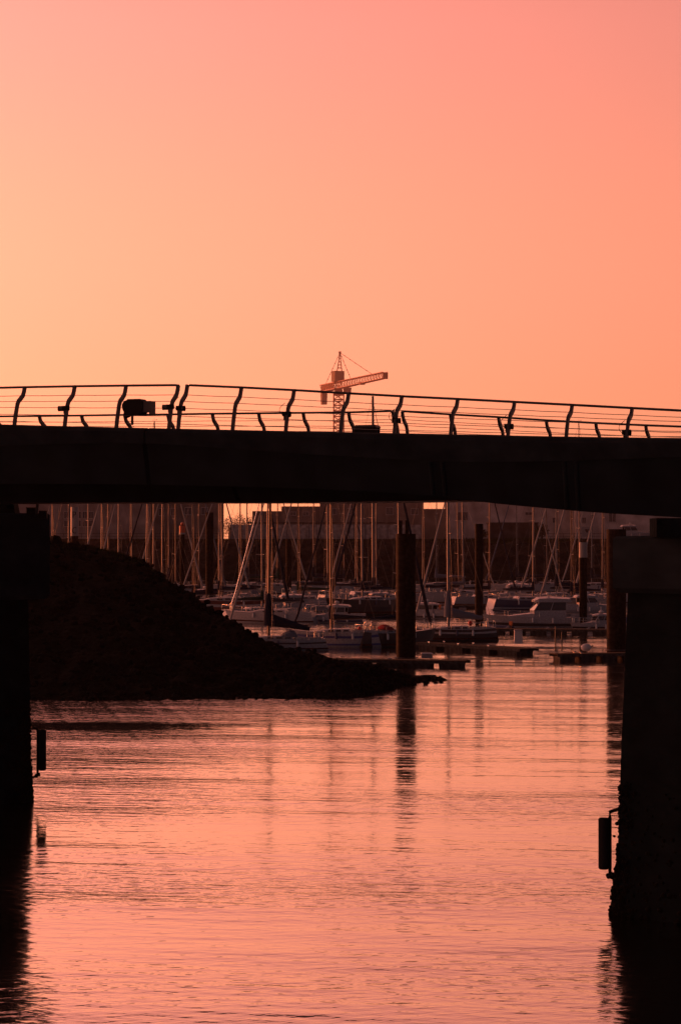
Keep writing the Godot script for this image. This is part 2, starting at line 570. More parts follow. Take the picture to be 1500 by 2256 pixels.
func make_bank() -> void:
	# the near spit of rubble behind the left pier
	var ridge := [[-500, 1170], [0, 1184], [108, 1194], [200, 1208], [300, 1236], [345, 1266], [375, 1288], [415, 1312], [470, 1346], [520, 1376], [560, 1407], [600, 1426], [700, 1451], [800, 1470], [880, 1486], [950, 1512]]
	var fx := FastNoiseLite.new()
	fx.seed = 41
	fx.frequency = 0.22
	fx.fractal_octaves = 4
	var mb := MB.new()
	var rows := []
	var cols := 150
	var deep := 46
	var spots := []
	for r in deep:
		var t := float(r) / (deep - 1)
		var row := []
		for c in cols + 1:
			var px := -500.0 + 1460.0 * c / cols
			var shore: float = lerpf(129.5, 131.5, smoothstep(0, 700, px)) + 14.0 * smoothstep(740, 950, px)
			var top_z: float = shore + lerpf(30.0, 3.0, smoothstep(200, 900, px))
			var ry: float = curve_y(ridge, px)
			var top_h: float = max(P(px, ry, top_z).y, 0.05)
			var zz: float
			var h: float
			if t < 0.62:
				var u := t / 0.62
				zz = lerpf(shore - 1.2, top_z, u)
				h = lerpf(-0.45, top_h, pow(u, 0.92))
			elif t < 0.74:
				var u2 := (t - 0.62) / 0.12
				zz = lerpf(top_z, top_z + 5.0, u2)
				h = top_h - 0.25 * u2 * min(1.0, top_h)
			else:
				var u3 := (t - 0.74) / 0.26
				zz = lerpf(top_z + 5.0, top_z + 24.0, u3)
				h = lerpf(top_h - 0.25 * min(1.0, top_h), -0.8, u3)
			var x := (px - 750.0) / F * zz
			var e: float = fx.get_noise_2d(x * 1.4, zz * 1.4) * 0.5 * min(1.0, max(0.0, top_h)) * (0.35 if t > 0.55 and px < 330 else 1.0)
			row.append(Vector3(x, h + e, -zz))
			if t < 0.66: spots.append(Vector3(x, h + e, -zz))
		rows.append(row)
	mb.grid(rows)
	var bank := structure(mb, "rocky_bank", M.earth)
	rng.seed = 42
	for k in 5: stones.append(stone_mesh(60 + k))
	# the stones that show along the edge and over the slope are pieces of their own, the rest is rubble
	var mats := [M.rock, M.rock2, M.rock3]
	var placed := 0
	var edge := []
	for k in 115:
		var px := rng.randf_range(345, 945)
		var shore: float = lerpf(129.5, 131.5, smoothstep(0, 700, px)) + 14.0 * smoothstep(740, 950, px)
		var top_z: float = shore + lerpf(30.0, 3.0, smoothstep(200, 900, px))
		var ry: float = curve_y(ridge, px)
		edge.append([P(px, ry + rng.randf_range(0, 6), top_z + rng.randf_range(-1.0, 0.5)), rng.randf_range(0.18, 0.5)])
	for k in 110:
		var px2 := rng.randf_range(75, 940)
		var shore2: float = lerpf(129.5, 131.5, smoothstep(0, 700, px2)) + 14.0 * smoothstep(740, 950, px2)
		var zz2 := shore2 - rng.randf_range(0.0, 0.9)
		edge.append([Vector3((px2 - 750) / F * zz2, rng.randf_range(-0.06, 0.12), -zz2), rng.randf_range(0.16, 0.4)])
	for k in 14:   # loose stones off the tip
		var w := on_water(rng.randf_range(925, 972), rng.randf_range(1496, 1507))
		edge.append([Vector3(w.x, rng.randf_range(-0.03, 0.05), w.z), rng.randf_range(0.12, 0.3)])
	for k in 45:   # larger armour stones over the slope
		var bp: Vector3 = spots[rng.randi() % spots.size()]
		if bp.y > 0.2: edge.append([bp + Vector3(0, 0.05, 0.1), rng.randf_range(0.4, 0.85)])
	for e2 in edge:
		var b := Basis.from_euler(Vector3(rng.randf_range(-0.5, 0.5), rng.randf() * TAU, rng.randf_range(-0.5, 0.5))).scaled(Vector3.ONE * float(e2[1]))
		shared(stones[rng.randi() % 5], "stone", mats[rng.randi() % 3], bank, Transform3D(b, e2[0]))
		placed += 1
	var mm := MultiMesh.new()
	mm.transform_format = MultiMesh.TRANSFORM_3D
	mm.mesh = stones[1]
	mm.instance_count = 5200
	for k in 5200:
		var p: Vector3 = spots[rng.randi() % spots.size()]
		p += Vector3(rng.randf_range(-0.6, 0.6), -0.03, rng.randf_range(-0.4, 0.4))
		var sc := rng.randf_range(0.1, 0.36)
		mm.set_instance_transform(k, Transform3D(Basis.from_euler(Vector3(rng.randf() - 0.5, rng.randf() * TAU, rng.randf() - 0.5)).scaled(Vector3.ONE * sc), p))
	var mi := MultiMeshInstance3D.new()
	mi.name = "rubble"
	mi.multimesh = mm
	mi.material_override = M.rock
	mi.set_meta("kind", "stuff")
	bank.add_child(mi)
	# grass tufts on the crown of the bank
	var gb := MB.new()
	for k in 2600:
		var px3 := rng.randf_range(100, 420)
		var sh3: float = lerpf(129.5, 131.5, smoothstep(0, 700, px3))
		var tz: float = sh3 + lerpf(30.0, 3.0, smoothstep(200, 900, px3))
		var q := P(px3, curve_y(ridge, px3), tz)
		q.z -= rng.randf_range(-2.0, 3.5)
		q.y -= 0.12 + (0.3 * max(0.0, q.z + tz))
		var lean := Vector3(rng.randf_range(-0.12, 0.12), rng.randf_range(0.15, 0.38), rng.randf_range(-0.12, 0.12))
		gb.tri(q - Vector3(0.025, 0, 0), q + lean, q + Vector3(0.025, 0, 0.01))
	var gm := part(gb, "grass", M.grass, self)
	gm.set_meta("kind", "stuff")
	gm.set_meta("label", "dry grass on the crown of the rocky bank")
	gm.set_meta("category", "grass")

func make_haze() -> void:
	# sea haze that lies over the estuary beyond the town quay
	var fm := FogMaterial.new()
	fm.density = 0.001
	fm.albedo = Color(1.0, 0.9, 0.86)
	var fv := FogVolume.new()
	fv.name = "sea_haze"
	fv.shape = RenderingServer.FOG_VOLUME_SHAPE_BOX
	fv.size = Vector3(900, 300, 400)
	fv.position = Vector3(0, 150, -632)
	fv.material = fm
	fv.set_meta("kind", "stuff")
	fv.set_meta("label", "thin sea haze beyond the town quay")
	fv.set_meta("category", "haze")
	add_child(fv)

func make_far_land() -> void:
	# the far side of the marina: stone slope, then level ground
	var f := FastNoiseLite.new()
	f.seed = 51
	f.frequency = 0.15
	f.fractal_octaves = 4
	var mb := MB.new()
	var rows := []
	for r in 26:
		var t := float(r) / 25
		var row := []
		for c in 221:
			var x := -110.0 + c * 1.0
			var zz := 424.0 + t * 26.0
			var h := -0.6 + 10.3 * pow(t, 0.8)
			var e := f.get_noise_2d(x * 1.3, zz * 1.6) * (0.9 if t > 0.02 and t < 0.97 else 0.0)
			row.append(Vector3(x, h + e, -zz + e))
		rows.append(row)
	mb.grid(rows)
	structure(mb, "far_bank", M.far_bank)
	var g := MB.new()
	g.quad(Vector3(-500, 9.66, -449.8), Vector3(-500, 9.66, -1150), Vector3(500, 9.66, -1150), Vector3(500, 9.66, -449.8))
	structure(g, "ground", M.ground)
	# rough grass along the top of the slope
	rng.seed = 52
	var gb := MB.new()
	for k in 5200:
		var x2 := rng.randf_range(24, 46) if k % 2 == 0 else rng.randf_range(-70, 70)
		var q := Vector3(x2, 9.2 - rng.randf() * 0.5, -448.6 + rng.randf_range(-0.8, 0.8))
		gb.tri(q - Vector3(0.07, 0, 0), q + Vector3(rng.randf_range(-0.2, 0.2), rng.randf_range(0.4, 1.0), 0), q + Vector3(0.07, 0, 0.02))
	var gm := part(gb, "grass", M.grass, self)
	gm.set_meta("kind", "stuff")
	gm.set_meta("label", "rough grass along the top of the far stone slope")
	gm.set_meta("category", "grass")

# ------------------------------------------------------------------ bridge
const TOP := [[-300, 924], [0, 935], [320, 943], [650, 950], [1000, 957], [1250, 962], [1500, 965], [1800, 966]]
const CREASE := [[-300, 990], [0, 982], [320, 977], [500, 988], [700, 1002], [1000, 1017], [1170, 1017], [1500, 1007], [1800, 996]]
const LOWER := [[-300, 1066], [0, 1066], [320, 1068], [650, 1077], [900, 1090], [1100, 1112], [1400, 1138], [1800, 1168]]
const BELLY := [[-300, 1112], [0, 1111], [450, 1110], [830, 1107], [930, 1114], [1060, 1126], [1400, 1144], [1800, 1166]]

func span_section(px: float, joint: float) -> Array:
	# one closed cross-section of the span; joint > -1e5 places it on the skewed joint line
	var nL := [0.0, 0.05, 0.22, 0.6, BW - 0.6, BW - 0.22, BW - 0.05, BW, BW - 0.3, BW * 0.655, BW * 0.63, BW * 0.37, BW * 0.345, 0.3]
	var out := []
	var s0 := bs(px, 0.0)
	var z0 := BZ - s0 * sin(BA)
	var yt := P(px, curve_y(TOP, px), z0).y
	var yc := P(px, curve_y(CREASE, px), z0).y
	var yl := P(px, curve_y(LOWER, px), z0 + 0.3).y
	var yb := P(px, curve_y(BELLY, px), z0 * 1.09).y
	yl = max(yl, yb + 0.05)
	var ys := [yc, yt - 0.12, yt, yt - 0.1, yt - 0.1, yt, yt - 0.12, yc, yl, yl + 0.1, yb, yb, yl + 0.1, yl]
	for k in nL.size():
		var s := s0
		if joint > -1e5: s = joint + maxf(nL[k] - 0.5, 0.0) * 0.42
		else: s = s0 + nL[k] * 0.42
		out.append(bpt(s, nL[k], ys[k]))
	return out

func make_bridge() -> void:
	var root := thing("road_bridge", "long dark concrete bridge with curved railings spanning the channel", "bridge", bpt(0, BW / 2, 0))
	var sj := bs(320, 0.0)
	var cuts := [[[-420, -300, -200, -100, 0, 60, 120, 180, 240, 290], -1], [[360, 420, 480, 540, 600, 660, 720, 780, 840, 900, 960, 1020, 1080, 1140, 1200, 1260, 1320, 1400, 1500, 1650, 1800], 1]]
	for c in cuts:
		var secs := []
		if c[1] > 0: secs.append(span_section(322, sj + 0.05))
		for px in c[0]: secs.append(span_section(px, -1e6))
		if c[1] < 0: secs.append(span_section(318, sj - 0.09))
		var mb := MB.new()
		mb.loft(secs)
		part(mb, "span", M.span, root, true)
		# the fascia's lower panel sits a little back under a proud coping
		var cp := MB.new()
		var cs := []
		for px in ([322] if c[1] > 0 else []) + c[0] + ([318] if c[1] < 0 else []):
			var s0 := bs(px, 0.0)
			var z0 := BZ - s0 * sin(BA)
			var yt := P(px, curve_y(TOP, px), z0).y
			var yc := P(px, curve_y(CREASE, px), z0).y
			cs.append([bpt(s0, 0.02, yc), bpt(s0, -0.06, yc), bpt(s0, -0.05, yc + (yt - yc) * 0.75), bpt(s0, 0.04, yt - 0.03), bpt(s0, 0.24, yt + 0.012), bpt(s0, 0.3, yt - 0.06)])
		cp.loft(cs)
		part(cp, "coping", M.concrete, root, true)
	# drain pipes down the fascia
	for px in [947, 974, 1242, 1268]:
		var s1 := bs(px, 0.0)
		var z1 := BZ - s1 * sin(BA)
		var db := MB.new()
		db.tube(bpt(s1, 0.03, P(px, curve_y(CREASE, px) + 1, z1).y), bpt(s1, 0.3, P(px, curve_y(LOWER, px) - 6, z1).y), 0.07)
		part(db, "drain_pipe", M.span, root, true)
	# railings: handrail > posts and wires
	near_rail(root, [[-375, 863], [-268, 860], [-161, 857.5], [-53, 855.5], [55, 853], [165, 851], [278, 849.5], [393, 848.5]], false, true)
	near_rail(root, [[413, 848.5], [532, 853.5], [648, 859.5], [768, 866.5], [885, 873], [1008, 879], [1133, 885.5], [1260, 892], [1392, 899], [1527, 906], [1665, 913], [1808, 920]], true, false)
	far_rail(root, [[-400, 921], [-300, 920], [-202, 919], [-105, 918], [-10, 917.5], [87, 916.5], [180, 915.5], [275, 914], [370, 913], [468, 911.5], [570, 910.5], [668, 909.5], [768, 908.5], [865, 905.5]], false, true)
	far_rail(root, [[886, 906], [992, 913], [1098, 919], [1203, 926], [1312, 932], [1422, 937], [1532, 941], [1643, 945], [1756, 949]], true, false)

func rail_post(px: float, py: float, near: bool) -> Array:
	# centre line of one S-shaped post, base first
	var nb := 0.32 if near else BW - 0.32
	var nt := 0.98 if near else BW - 0.98
	var top := BP(px, py, nt)
	var st := bs(px, nt)
	var yb: float = P(clampf(px, -300, 1800), curve_y(TOP, px), BZ - bs(px, 0.0) * sin(BA)).y - 0.12
	var h := top.y - yb
	var prof := [[0.0, 0.0], [0.3, 0.14], [0.58, 0.32], [0.66, 0.42], [0.74, 0.66], [0.8, 0.82], [0.88, 0.91], [1.0, 1.0]]
	var out := []
	for q in prof: out.append(bpt(st, lerpf(nb, nt, q[1]), yb + h * q[0]))
	return out

func along(p: Array, frac: float) -> Vector3:
	# point of a post's centre line at a share of its height
	var y: float = lerpf(p[0].y, p[p.size() - 1].y, frac)
	for i in range(p.size() - 1):
		if y <= p[i + 1].y: return p[i].lerp(p[i + 1], (y - p[i].y) / (p[i + 1].y - p[i].y))
	return p[p.size() - 1]

func plate_path(mb: MB, p: Array, w: float, t: float) -> void:
	# flat steel plate swept along a post: thin along the bridge, w across
	var ax := Vector3(cos(BA), 0, sin(BA))
	var secs := []
	for i in p.size():
		var d: Vector3 = (p[min(i + 1, p.size() - 1)] - p[max(i - 1, 0)]).normalized()
		var c := ax.cross(d).normalized()
		secs.append([p[i] - ax * t / 2 - c * w / 2, p[i] + ax * t / 2 - c * w / 2, p[i] + ax * t / 2 + c * w / 2, p[i] - ax * t / 2 + c * w / 2])
	mb.loft(secs)

func rail_run(root: Node3D, tops: Array, near: bool, starts: bool, ends: bool, hr: float) -> void:
	var posts := []
	for t in tops: posts.append(rail_post(t[0], t[1], near))
	var hp := []
	for p in posts: hp.append(p[p.size() - 1])
	var line := []
	if starts:
		line.append(hp[0] + Vector3(-0.02, -0.16, 0)); line.append(hp[0] + Vector3(0.0, -0.05, 0)); line.append(hp[0] + (hp[1] - hp[0]).normalized() * 0.07)
	else: line.append(hp[0])
	for i in range(1, hp.size() - 1): line.append(hp[i])
	var l := hp.size() - 1
	if ends:
		line.append(hp[l] - (hp[l] - hp[l - 1]).normalized() * 0.07); line.append(hp[l] + Vector3(0, -0.05, 0)); line.append(hp[l] + Vector3(0.02, -0.16, 0))
	else: line.append(hp[l])
	var hb := MB.new()
	hb.path(line, hr, 8)
	var hand := part(hb, "handrail", M.rail, root, true)
	for p in posts:
		var pb := MB.new()
		plate_path(pb, p, 0.115, 0.075)
		pb.box(p[0] + Vector3(0, 0.02, 0), Vector3(0.2, 0.03, 0.2))
		part(pb, "post", M.rail, hand, true)
	for fr in [0.2, 0.36, 0.52, 0.66, 0.8]:
		var wb := MB.new()
		var wl := []
		for i in posts.size():
			wl.append(along(posts[i], fr))
			if i < posts.size() - 1:
				wl.append(along(posts[i], fr).lerp(along(posts[i + 1], fr), 0.5) - Vector3(0, 0.008, 0))
		wb.path(wl, 0.009, 5)
		part(wb, "wire", M.wire, hand, true)

func near_rail(root: Node3D, tops: Array, starts: bool, ends: bool) -> void:
	rail_run(root, tops, true, starts, ends, 0.033)

func far_rail(root: Node3D, tops: Array, starts: bool, ends: bool) -> void:
	rail_run(root, tops, false, starts, ends, 0.033)

func clamp_lamp(px: float, py: float, length_px: float, to_left: bool, label: String, cable: bool) -> void:
	var at := BP(px, py, 0.5)
	var t := thing("clamp_lamp", label, "lamp", at, 0, "small lamps clamped to the railing posts")
	var m := length_px / F * 62.0
	var ax := Vector3(cos(BA), 0, sin(BA)) * (-1.0 if to_left else 1.0)
	var h := MB.new()
	h.path([ax * 0.04, ax * 0.08, ax * (m - 0.03), ax * m], [0.05, 0.078, 0.078, 0.07], 12)
	part(h, "housing", M.rail, t)
	var c := MB.new()
	c.box(Vector3(0, 0.01, 0), Vector3(0.16, 0.13, 0.17), Basis(Vector3.UP, -BA))
	c.box(Vector3(0, -0.1, 0), Vector3(0.1, 0.12, 0.12), Basis(Vector3.UP, -BA))
	part(c, "clamp", M.black, t)
	var b := MB.new()
	b.path([ax * m * 0.98, ax * (m + 0.02)], [0.08, 0.083], 12)
	part(b, "bezel", M.black, t)
	if cable:
		var w := MB.new()
		var l := []
		for k in 9:
			var u := k / 8.0
			l.append(Vector3(-0.02 - 0.16 * sin(u * PI), 0.32 - 0.4 * u, 0.05))
		w.path(l, 0.008, 5)
		part(w, "cable", M.black, t)

func make_bridge_things() -> void:
	clamp_lamp(146, 900, 17, true, "small lamp clamped to near railing post left of the signal lamp", false)
	clamp_lamp(376, 897, 17, true, "small lamp on the end post left of the railing gap", false)
	clamp_lamp(396, 900, 11, false, "small lamp on the first post right of the railing gap", true)
	clamp_lamp(630, 913, 9, false, "small clamp lamp on near railing post left of the tower crane", true)
	clamp_lamp(871, 927, 9, false, "small clamp lamp by the gap in the far railing", true)
	clamp_lamp(1118, 940, 10, false, "small clamp lamp on near railing, second from the right", true)
	clamp_lamp(1377, 953, 10, false, "small clamp lamp nearest the right end of the railing", true)
	# the signal lamp: drum, body and a long hood, seen from its side
	var at := BP(292, 916, 0.62)
	var t := thing("signal_lamp", "black hooded signal lamp fixed to the near railing", "signal lamp", at)
	var k := 62.0 / F * 1.05
	var ax := Vector3(cos(BA), 0, sin(BA))
	var nz := Vector3(-sin(BA), 0, cos(BA))
	var bz := Basis(Vector3.UP, -BA)
	var d := MB.new()
	d.path([ax * (-21.0 * k) + Vector3(0, 21 * k, 0), ax * (-18.0 * k) + Vector3(0, 21 * k, 0), ax * (-9.0 * k) + Vector3(0, 20 * k, 0), ax * (-3.0 * k) + Vector3(0, 20 * k, 0)], [9.0 * k, 13.0 * k, 15.5 * k, 15.0 * k], 16)
	part(d, "drum", M.black, t)
	var b := MB.new()
	var sec := []
	for s in [-1, 1]:
		var row := []
		for q in [[-14, 3], [-12, 0], [22, 0], [31, 8], [32, 30], [24, 36], [-4, 36], [-12, 30]]:
			row.append(ax * (q[0] * k) + Vector3(0, q[1] * k, 0) + nz * (s * 0.2))
		sec.append(row)
	b.loft(sec)
	part(b, "body", M.black, t)
	var h := MB.new()
	h.box(ax * (40.0 * k) + Vector3(0, 19 * k, 0), Vector3(20 * k, 24 * k, 0.34), bz)
	h.box(ax * (48.5 * k) + Vector3(0, 5.0 * k, 0), Vector3(3 * k, 6 * k, 0.34), bz)
	part(h, "hood", M.rail, t)
	var br := MB.new()
	br.bar(ax * (-6.0 * k), ax * (-17.0 * k) + Vector3(0, -4 * k, 0), 0.06, 0.06)
	br.bar(Vector3(0, 2 * k, 0), Vector3(0, -20 * k, 0), 0.07, 0.07)
	part(br, "bracket", M.black, t)
	# low chest on the deck
	var ca := BP(809, 957, 4.6)
	var ct := thing("grit_box", "low dark lidded box on the bridge deck behind the railing", "box", ca)
	var cb := MB.new()
	cb.hexa(Vector3(0, 0.1, 0), Vector3(0.64, 0.2, 0.4), Vector3(0.66, 0.2, 0.42), bz)
	part(cb, "body", M.black, ct)
	var cl := MB.new()
	cl.hexa(Vector3(0, 0.235, 0), Vector3(0.7, 0.07, 0.46), Vector3(0.6, 0.07, 0.38), bz)
	part(cl, "lid", M.rail, ct)

# ------------------------------------------------------------------ piers
func pier(label: String, corner: Vector3, left: bool, cap_top: float, cap_bottom: float, overhang: float, batter: float) -> Node3D:
	var root := thing("bridge_pier", label, "pier", Vector3(corner.x, 0, corner.z))
	var along_ch := Vector3(sin(0.75), 0, -cos(0.75))
	var across := Vector3(-cos(0.75), 0, -sin(0.75)) if left else Vector3(cos(0.75), 0, sin(0.75))
	if left: along_ch = -along_ch
	var L := 19.0
	var T := 7.0
	var mb := MB.new()
	var secs := []
	for q in [[-1.5, 0.1 * batter], [0.0, 0.0], [0.9, -0.17 * batter], [1.8, -0.33 * batter], [4.0, -0.45 * batter], [cap_bottom, -0.75 * batter]]:
		var e: float = q[1]
		secs.append([along_ch * -e - across * e + Vector3(0, q[0], 0), along_ch * (L + e) - across * e + Vector3(0, q[0], 0), along_ch * (L + e) + across * (T + e) + Vector3(0, q[0], 0), along_ch * -e + across * (T + e) + Vector3(0, q[0], 0)])
	mb.loft(secs)
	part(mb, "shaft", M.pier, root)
	var cp := MB.new()
	var cs := []
	for q in [[cap_bottom, overhang - 0.12], [cap_bottom + 0.12, overhang], [cap_top - 0.06, overhang], [cap_top, overhang - 0.06]]:
		var e: float = q[1]
		cs.append([along_ch * -e - across * e + Vector3(0, q[0], 0), along_ch * (L + e) - across * e + Vector3(0, q[0], 0), along_ch * (L + e) + across * (T + e) + Vector3(0, q[0], 0), along_ch * -e + across * (T + e) + Vector3(0, q[0], 0)])
	cp.loft(cs)
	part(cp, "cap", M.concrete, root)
	# shells and weed that ring the shaft between the tide marks
	rng.seed = 77 if left else 78
	var mm := MultiMesh.new()
	mm.transform_format = MultiMesh.TRANSFORM_3D
	mm.mesh = stones[2]
	var n := 1500
	mm.instance_count = n
	for k in n:
		var y := pow(rng.randf(), 1.6) * 3.2
		var e: float = -0.33 * batter * clampf(y / 1.8, 0, 1)
		var p: Vector3
		var pick := rng.randf()
		if pick < 0.32: p = -along_ch * e - across * e + along_ch * absf(rng.randfn(0, 0.25))
		elif pick < 0.5: p = -along_ch * e - across * e + across * absf(rng.randfn(0, 0.25))
		elif pick < 0.75: p = -across * e + along_ch * rng.randf_range(0, L)
		else: p = -along_ch * e + across * rng.randf_range(0, T)
		var sc := rng.randf_range(0.03, 0.1) * (1.25 - y * 0.18)
		mm.set_instance_transform(k, Transform3D(Basis.from_euler(Vector3(rng.randf() * TAU, rng.randf() * TAU, 0)).scaled(Vector3.ONE * sc), p + Vector3(0, y, 0)))
	var mi := MultiMeshInstance3D.new()
	mi.name = "shell_crust"
	mi.multimesh = mm
	mi.material_override = M.weed
	mi.set_meta("kind", "stuff")
	root.add_child(mi)
	return root

func fender(label: String, at: Vector3, r: float, h: float, to_wall: Vector3, up_arm: float) -> void:
	var t := thing("hanging_fender", label, "fender", at, 0, "fenders hung on the bridge piers")
	var mb := MB.new()
	mb.path([Vector3(0, 0, 0), Vector3(0, 0.03, 0), Vector3(0, h - 0.03, 0), Vector3(0, h, 0)], [r * 0.75, r, r, r * 0.8], 14)
	part(mb, "tube", M.rubber, t)
	var s := to_wall.normalized() * (r + 0.03)
	var b := MB.new()
	b.path([to_wall + Vector3(0, h + up_arm + 0.08, 0), s + Vector3(0, h + up_arm, 0), s + Vector3(0, h, 0), s + Vector3(0, 0.05, 0), s + Vector3(0, -0.16, 0), to_wall * 1.0 + Vector3(0, -0.26, 0)], 0.045, 8)
	part(b, "hanger", M.steel_pile, t)
	rng.seed = int(at.x * 100)
	var w := MB.new()
	for k in 14:
		var a := rng.randf() * TAU
		w.ball(s + Vector3(cos(a) * 0.05, -0.12 - rng.randf() * 0.1, sin(a) * 0.05), Vector3.ONE * rng.randf_range(0.03, 0.06), 6, 4)
	part(w, "shells", M.weed, t)

func make_piers() -> void:
	var cl := on_water(72, 1764)
	var pl := pier("black bridge pier at left in front of the rocky bank", cl, true, P(60, 1131, -cl.z).y, P(60, 1320, -cl.z).y, 0.42, 0.15)
	var cr := on_water(1345, 2014)
	var pr := pier("dark bridge pier at right edge with pale concrete cap", cr, false, P(1400, 1181, -cr.z).y, P(1400, 1306, -cr.z).y, -0.04, 0.4)
	# bearings between cap and span, part of each pier
	var b := MB.new()
	var q := P(18, 1132, -cl.z - 0.5)
	b.hexa(q + Vector3(-0.75, 0.35, 0), Vector3(2.2, 0.75, 1.2), Vector3(1.9, 0.75, 1.2))
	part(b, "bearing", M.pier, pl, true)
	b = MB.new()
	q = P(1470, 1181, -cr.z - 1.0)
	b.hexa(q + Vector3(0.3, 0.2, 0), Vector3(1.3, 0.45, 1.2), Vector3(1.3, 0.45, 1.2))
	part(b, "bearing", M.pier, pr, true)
	# small fittings on the left cap
	b = MB.new()
	q = P(96, 1141, -cl.z - 0.4)
	b.box(q + Vector3(0, 0.12, 0), Vector3(0.27, 0.26, 0.3))
	part(b, "junction_box", M.black, pl, true)
	b = MB.new()
	q = P(70, 1133, -cl.z - 0.6)
	b.box(q + Vector3(0, 0.1, 0), Vector3(0.3, 0.22, 0.3))
	b.box(q + Vector3(0, 0.22, 0), Vector3(0.34, 0.03, 0.34))
	part(b, "junction_box", M.steel_pile, pl, true)
	b = MB.new()
	b.tube(P(81, 1133, -cl.z - 0.8), P(84, 1105, -cl.z - 0.8), 0.05)
	part(b, "pipe", M.float, pl, true)
	fender("black tube fender hanging beside the left bridge pier", P(94, 1697, -cl.z + 0.2), 0.135, 1.42, Vector3(-0.36, 0, 0.12), 0.02)
	fender("black tube fender hanging beside the right bridge pier", P(1329, 1915, -cr.z + 0.4), 0.13, 1.25, Vector3(0.42, 0, -0.1), 0.14)

# ------------------------------------------------------------------ marina furniture
func pile(label: String, px: float, w_px: float, top_y: float, water_y: float, caps := "") -> Node3D:
	var at := on_water(px, water_y)
	var zz := -at.z
	var t := thing("mooring_pile", label, "pile", at, 0, "mooring piles in the marina")
	var r := w_px / F * zz / 2.0
	var h := P(px, top_y, zz).y
	var mb := MB.new()
	mb.path([Vector3(0, -1.2, 0), Vector3(0, h * 0.3, 0), Vector3(0, h - 0.05, 0), Vector3(0, h, 0)], [r * 0.98, r, r * 1.02, r * 0.98], 20)
	part(mb, "shaft", M.steel_pile, t)
	if caps == "twin":
		for q in [[-0.55, 0.62], [0.1, 0.6]]:
			var b := MB.new()
			b.box(Vector3(r * q[0], h + 0.5, 0), Vector3(0.26, 1.0, 0.26))
			part(b, "post", M.steel_pile, t)
	elif caps == "white" or caps == "sign":
		var c := MB.new()
		var hc := 1.25 if caps == "white" else 3.6
		c.path([Vector3(0, h - 0.3, 0), Vector3(0, h + hc, 0), Vector3(0, h + hc + 0.05, 0)], [r * 1.08, r * 1.08, r * 0.9], 18)
		part(c, "sleeve", M.pile_cap, t)
		if caps == "sign":
			for e in [["P", h + hc - 1.0], ["C", h + 0.45]]:
				var tm := TextMesh.new()
				tm.text = e[0]
				var sf := SystemFont.new()
				sf.font_names = PackedStringArray(["Droid Sans"])
				tm.font = sf
				tm.font_size = 64
				tm.pixel_size = 0.018
				tm.depth = 0.05
				var mi := shared(tm, "letter", M.print, t, Transform3D(Basis.IDENTITY, Vector3(0, e[1], r * 1.08 + 0.02)))
				mi.set_meta("label", "black letter " + e[0])
	elif caps == "red":
		var c2 := MB.new()
		c2.path([Vector3(0, h - 0.1, 0), Vector3(0, h + 0.9, 0)], [r * 1.3, r * 1.3], 16)
		part(c2, "sleeve", M.pile_red, t)
		var c3 := MB.new()
		c3.path([Vector3(0, h - 0.35, 0), Vector3(0, h - 0.1, 0)], [r * 1.4, r * 1.4], 16)
		part(c3, "collar", M.pile_cap, t)
		var c4 := MB.new()
		c4.ball(Vector3(0, h + 1.15, 0), Vector3(0.25, 0.28, 0.25))
		part(c4, "lamp", M.pile_red, t)
	# the hoop that ties a pontoon to the pile
	var hp := MB.new()
	var ring := []
	for k in 17: ring.append(Vector3(cos(TAU * k / 16) * (r + 0.14), 0.45, sin(TAU * k / 16) * (r + 0.14)))
	hp.path(ring, 0.05, 6)
	part(hp, "hoop", M.rail, t)
	return t

func pontoon(label: String, a: Vector3, b: Vector3, w: float, floats: int) -> Node3D:
	var d := b - a
	var L := d.length()
	var turn := atan2(-d.z, d.x)
	var t := thing("pontoon", label, "pontoon", (a + b) / 2, turn, "floating pontoons")
	# deck planks over a frame
	var n := int(L / 0.62)
	for k in n:
		var mb := MB.new()
		mb.box(Vector3(-L / 2 + (k + 0.5) * L / n, 0.5 + 0.004 * (k % 3), 0), Vector3(L / n - 0.03, 0.045, w))
		part(mb, "plank", M.wood, t)
	for s in [-1, 1]:
		var e := MB.new()
		e.box(Vector3(0, 0.40, s * (w / 2 + 0.05)), Vector3(L, 0.2, 0.1))
		part(e, "edge_beam", M.float, t)
	for k in floats:
		var f := MB.new()
		f.hexa(Vector3(-L / 2 + (k + 0.5) * L / floats, 0.05, 0), Vector3(L / floats * 0.66, 0.58, w * 0.85), Vector3(L / floats * 0.72, 0.58, w * 0.95))
		part(f, "float", M.float, t)
	for k in int(L / 4.0):
		for s in [-1, 1]:
			var c := MB.new()
			var x := -L / 2 + 2.0 + k * 4.0
			c.box(Vector3(x, 0.57, s * (w / 2 - 0.1)), Vector3(0.06, 0.1, 0.06))
			c.tube(Vector3(x - 0.14, 0.63, s * (w / 2 - 0.1)), Vector3(x + 0.14, 0.63, s * (w / 2 - 0.1)), 0.03)
			part(c, "cleat", M.steel, t)
	return t

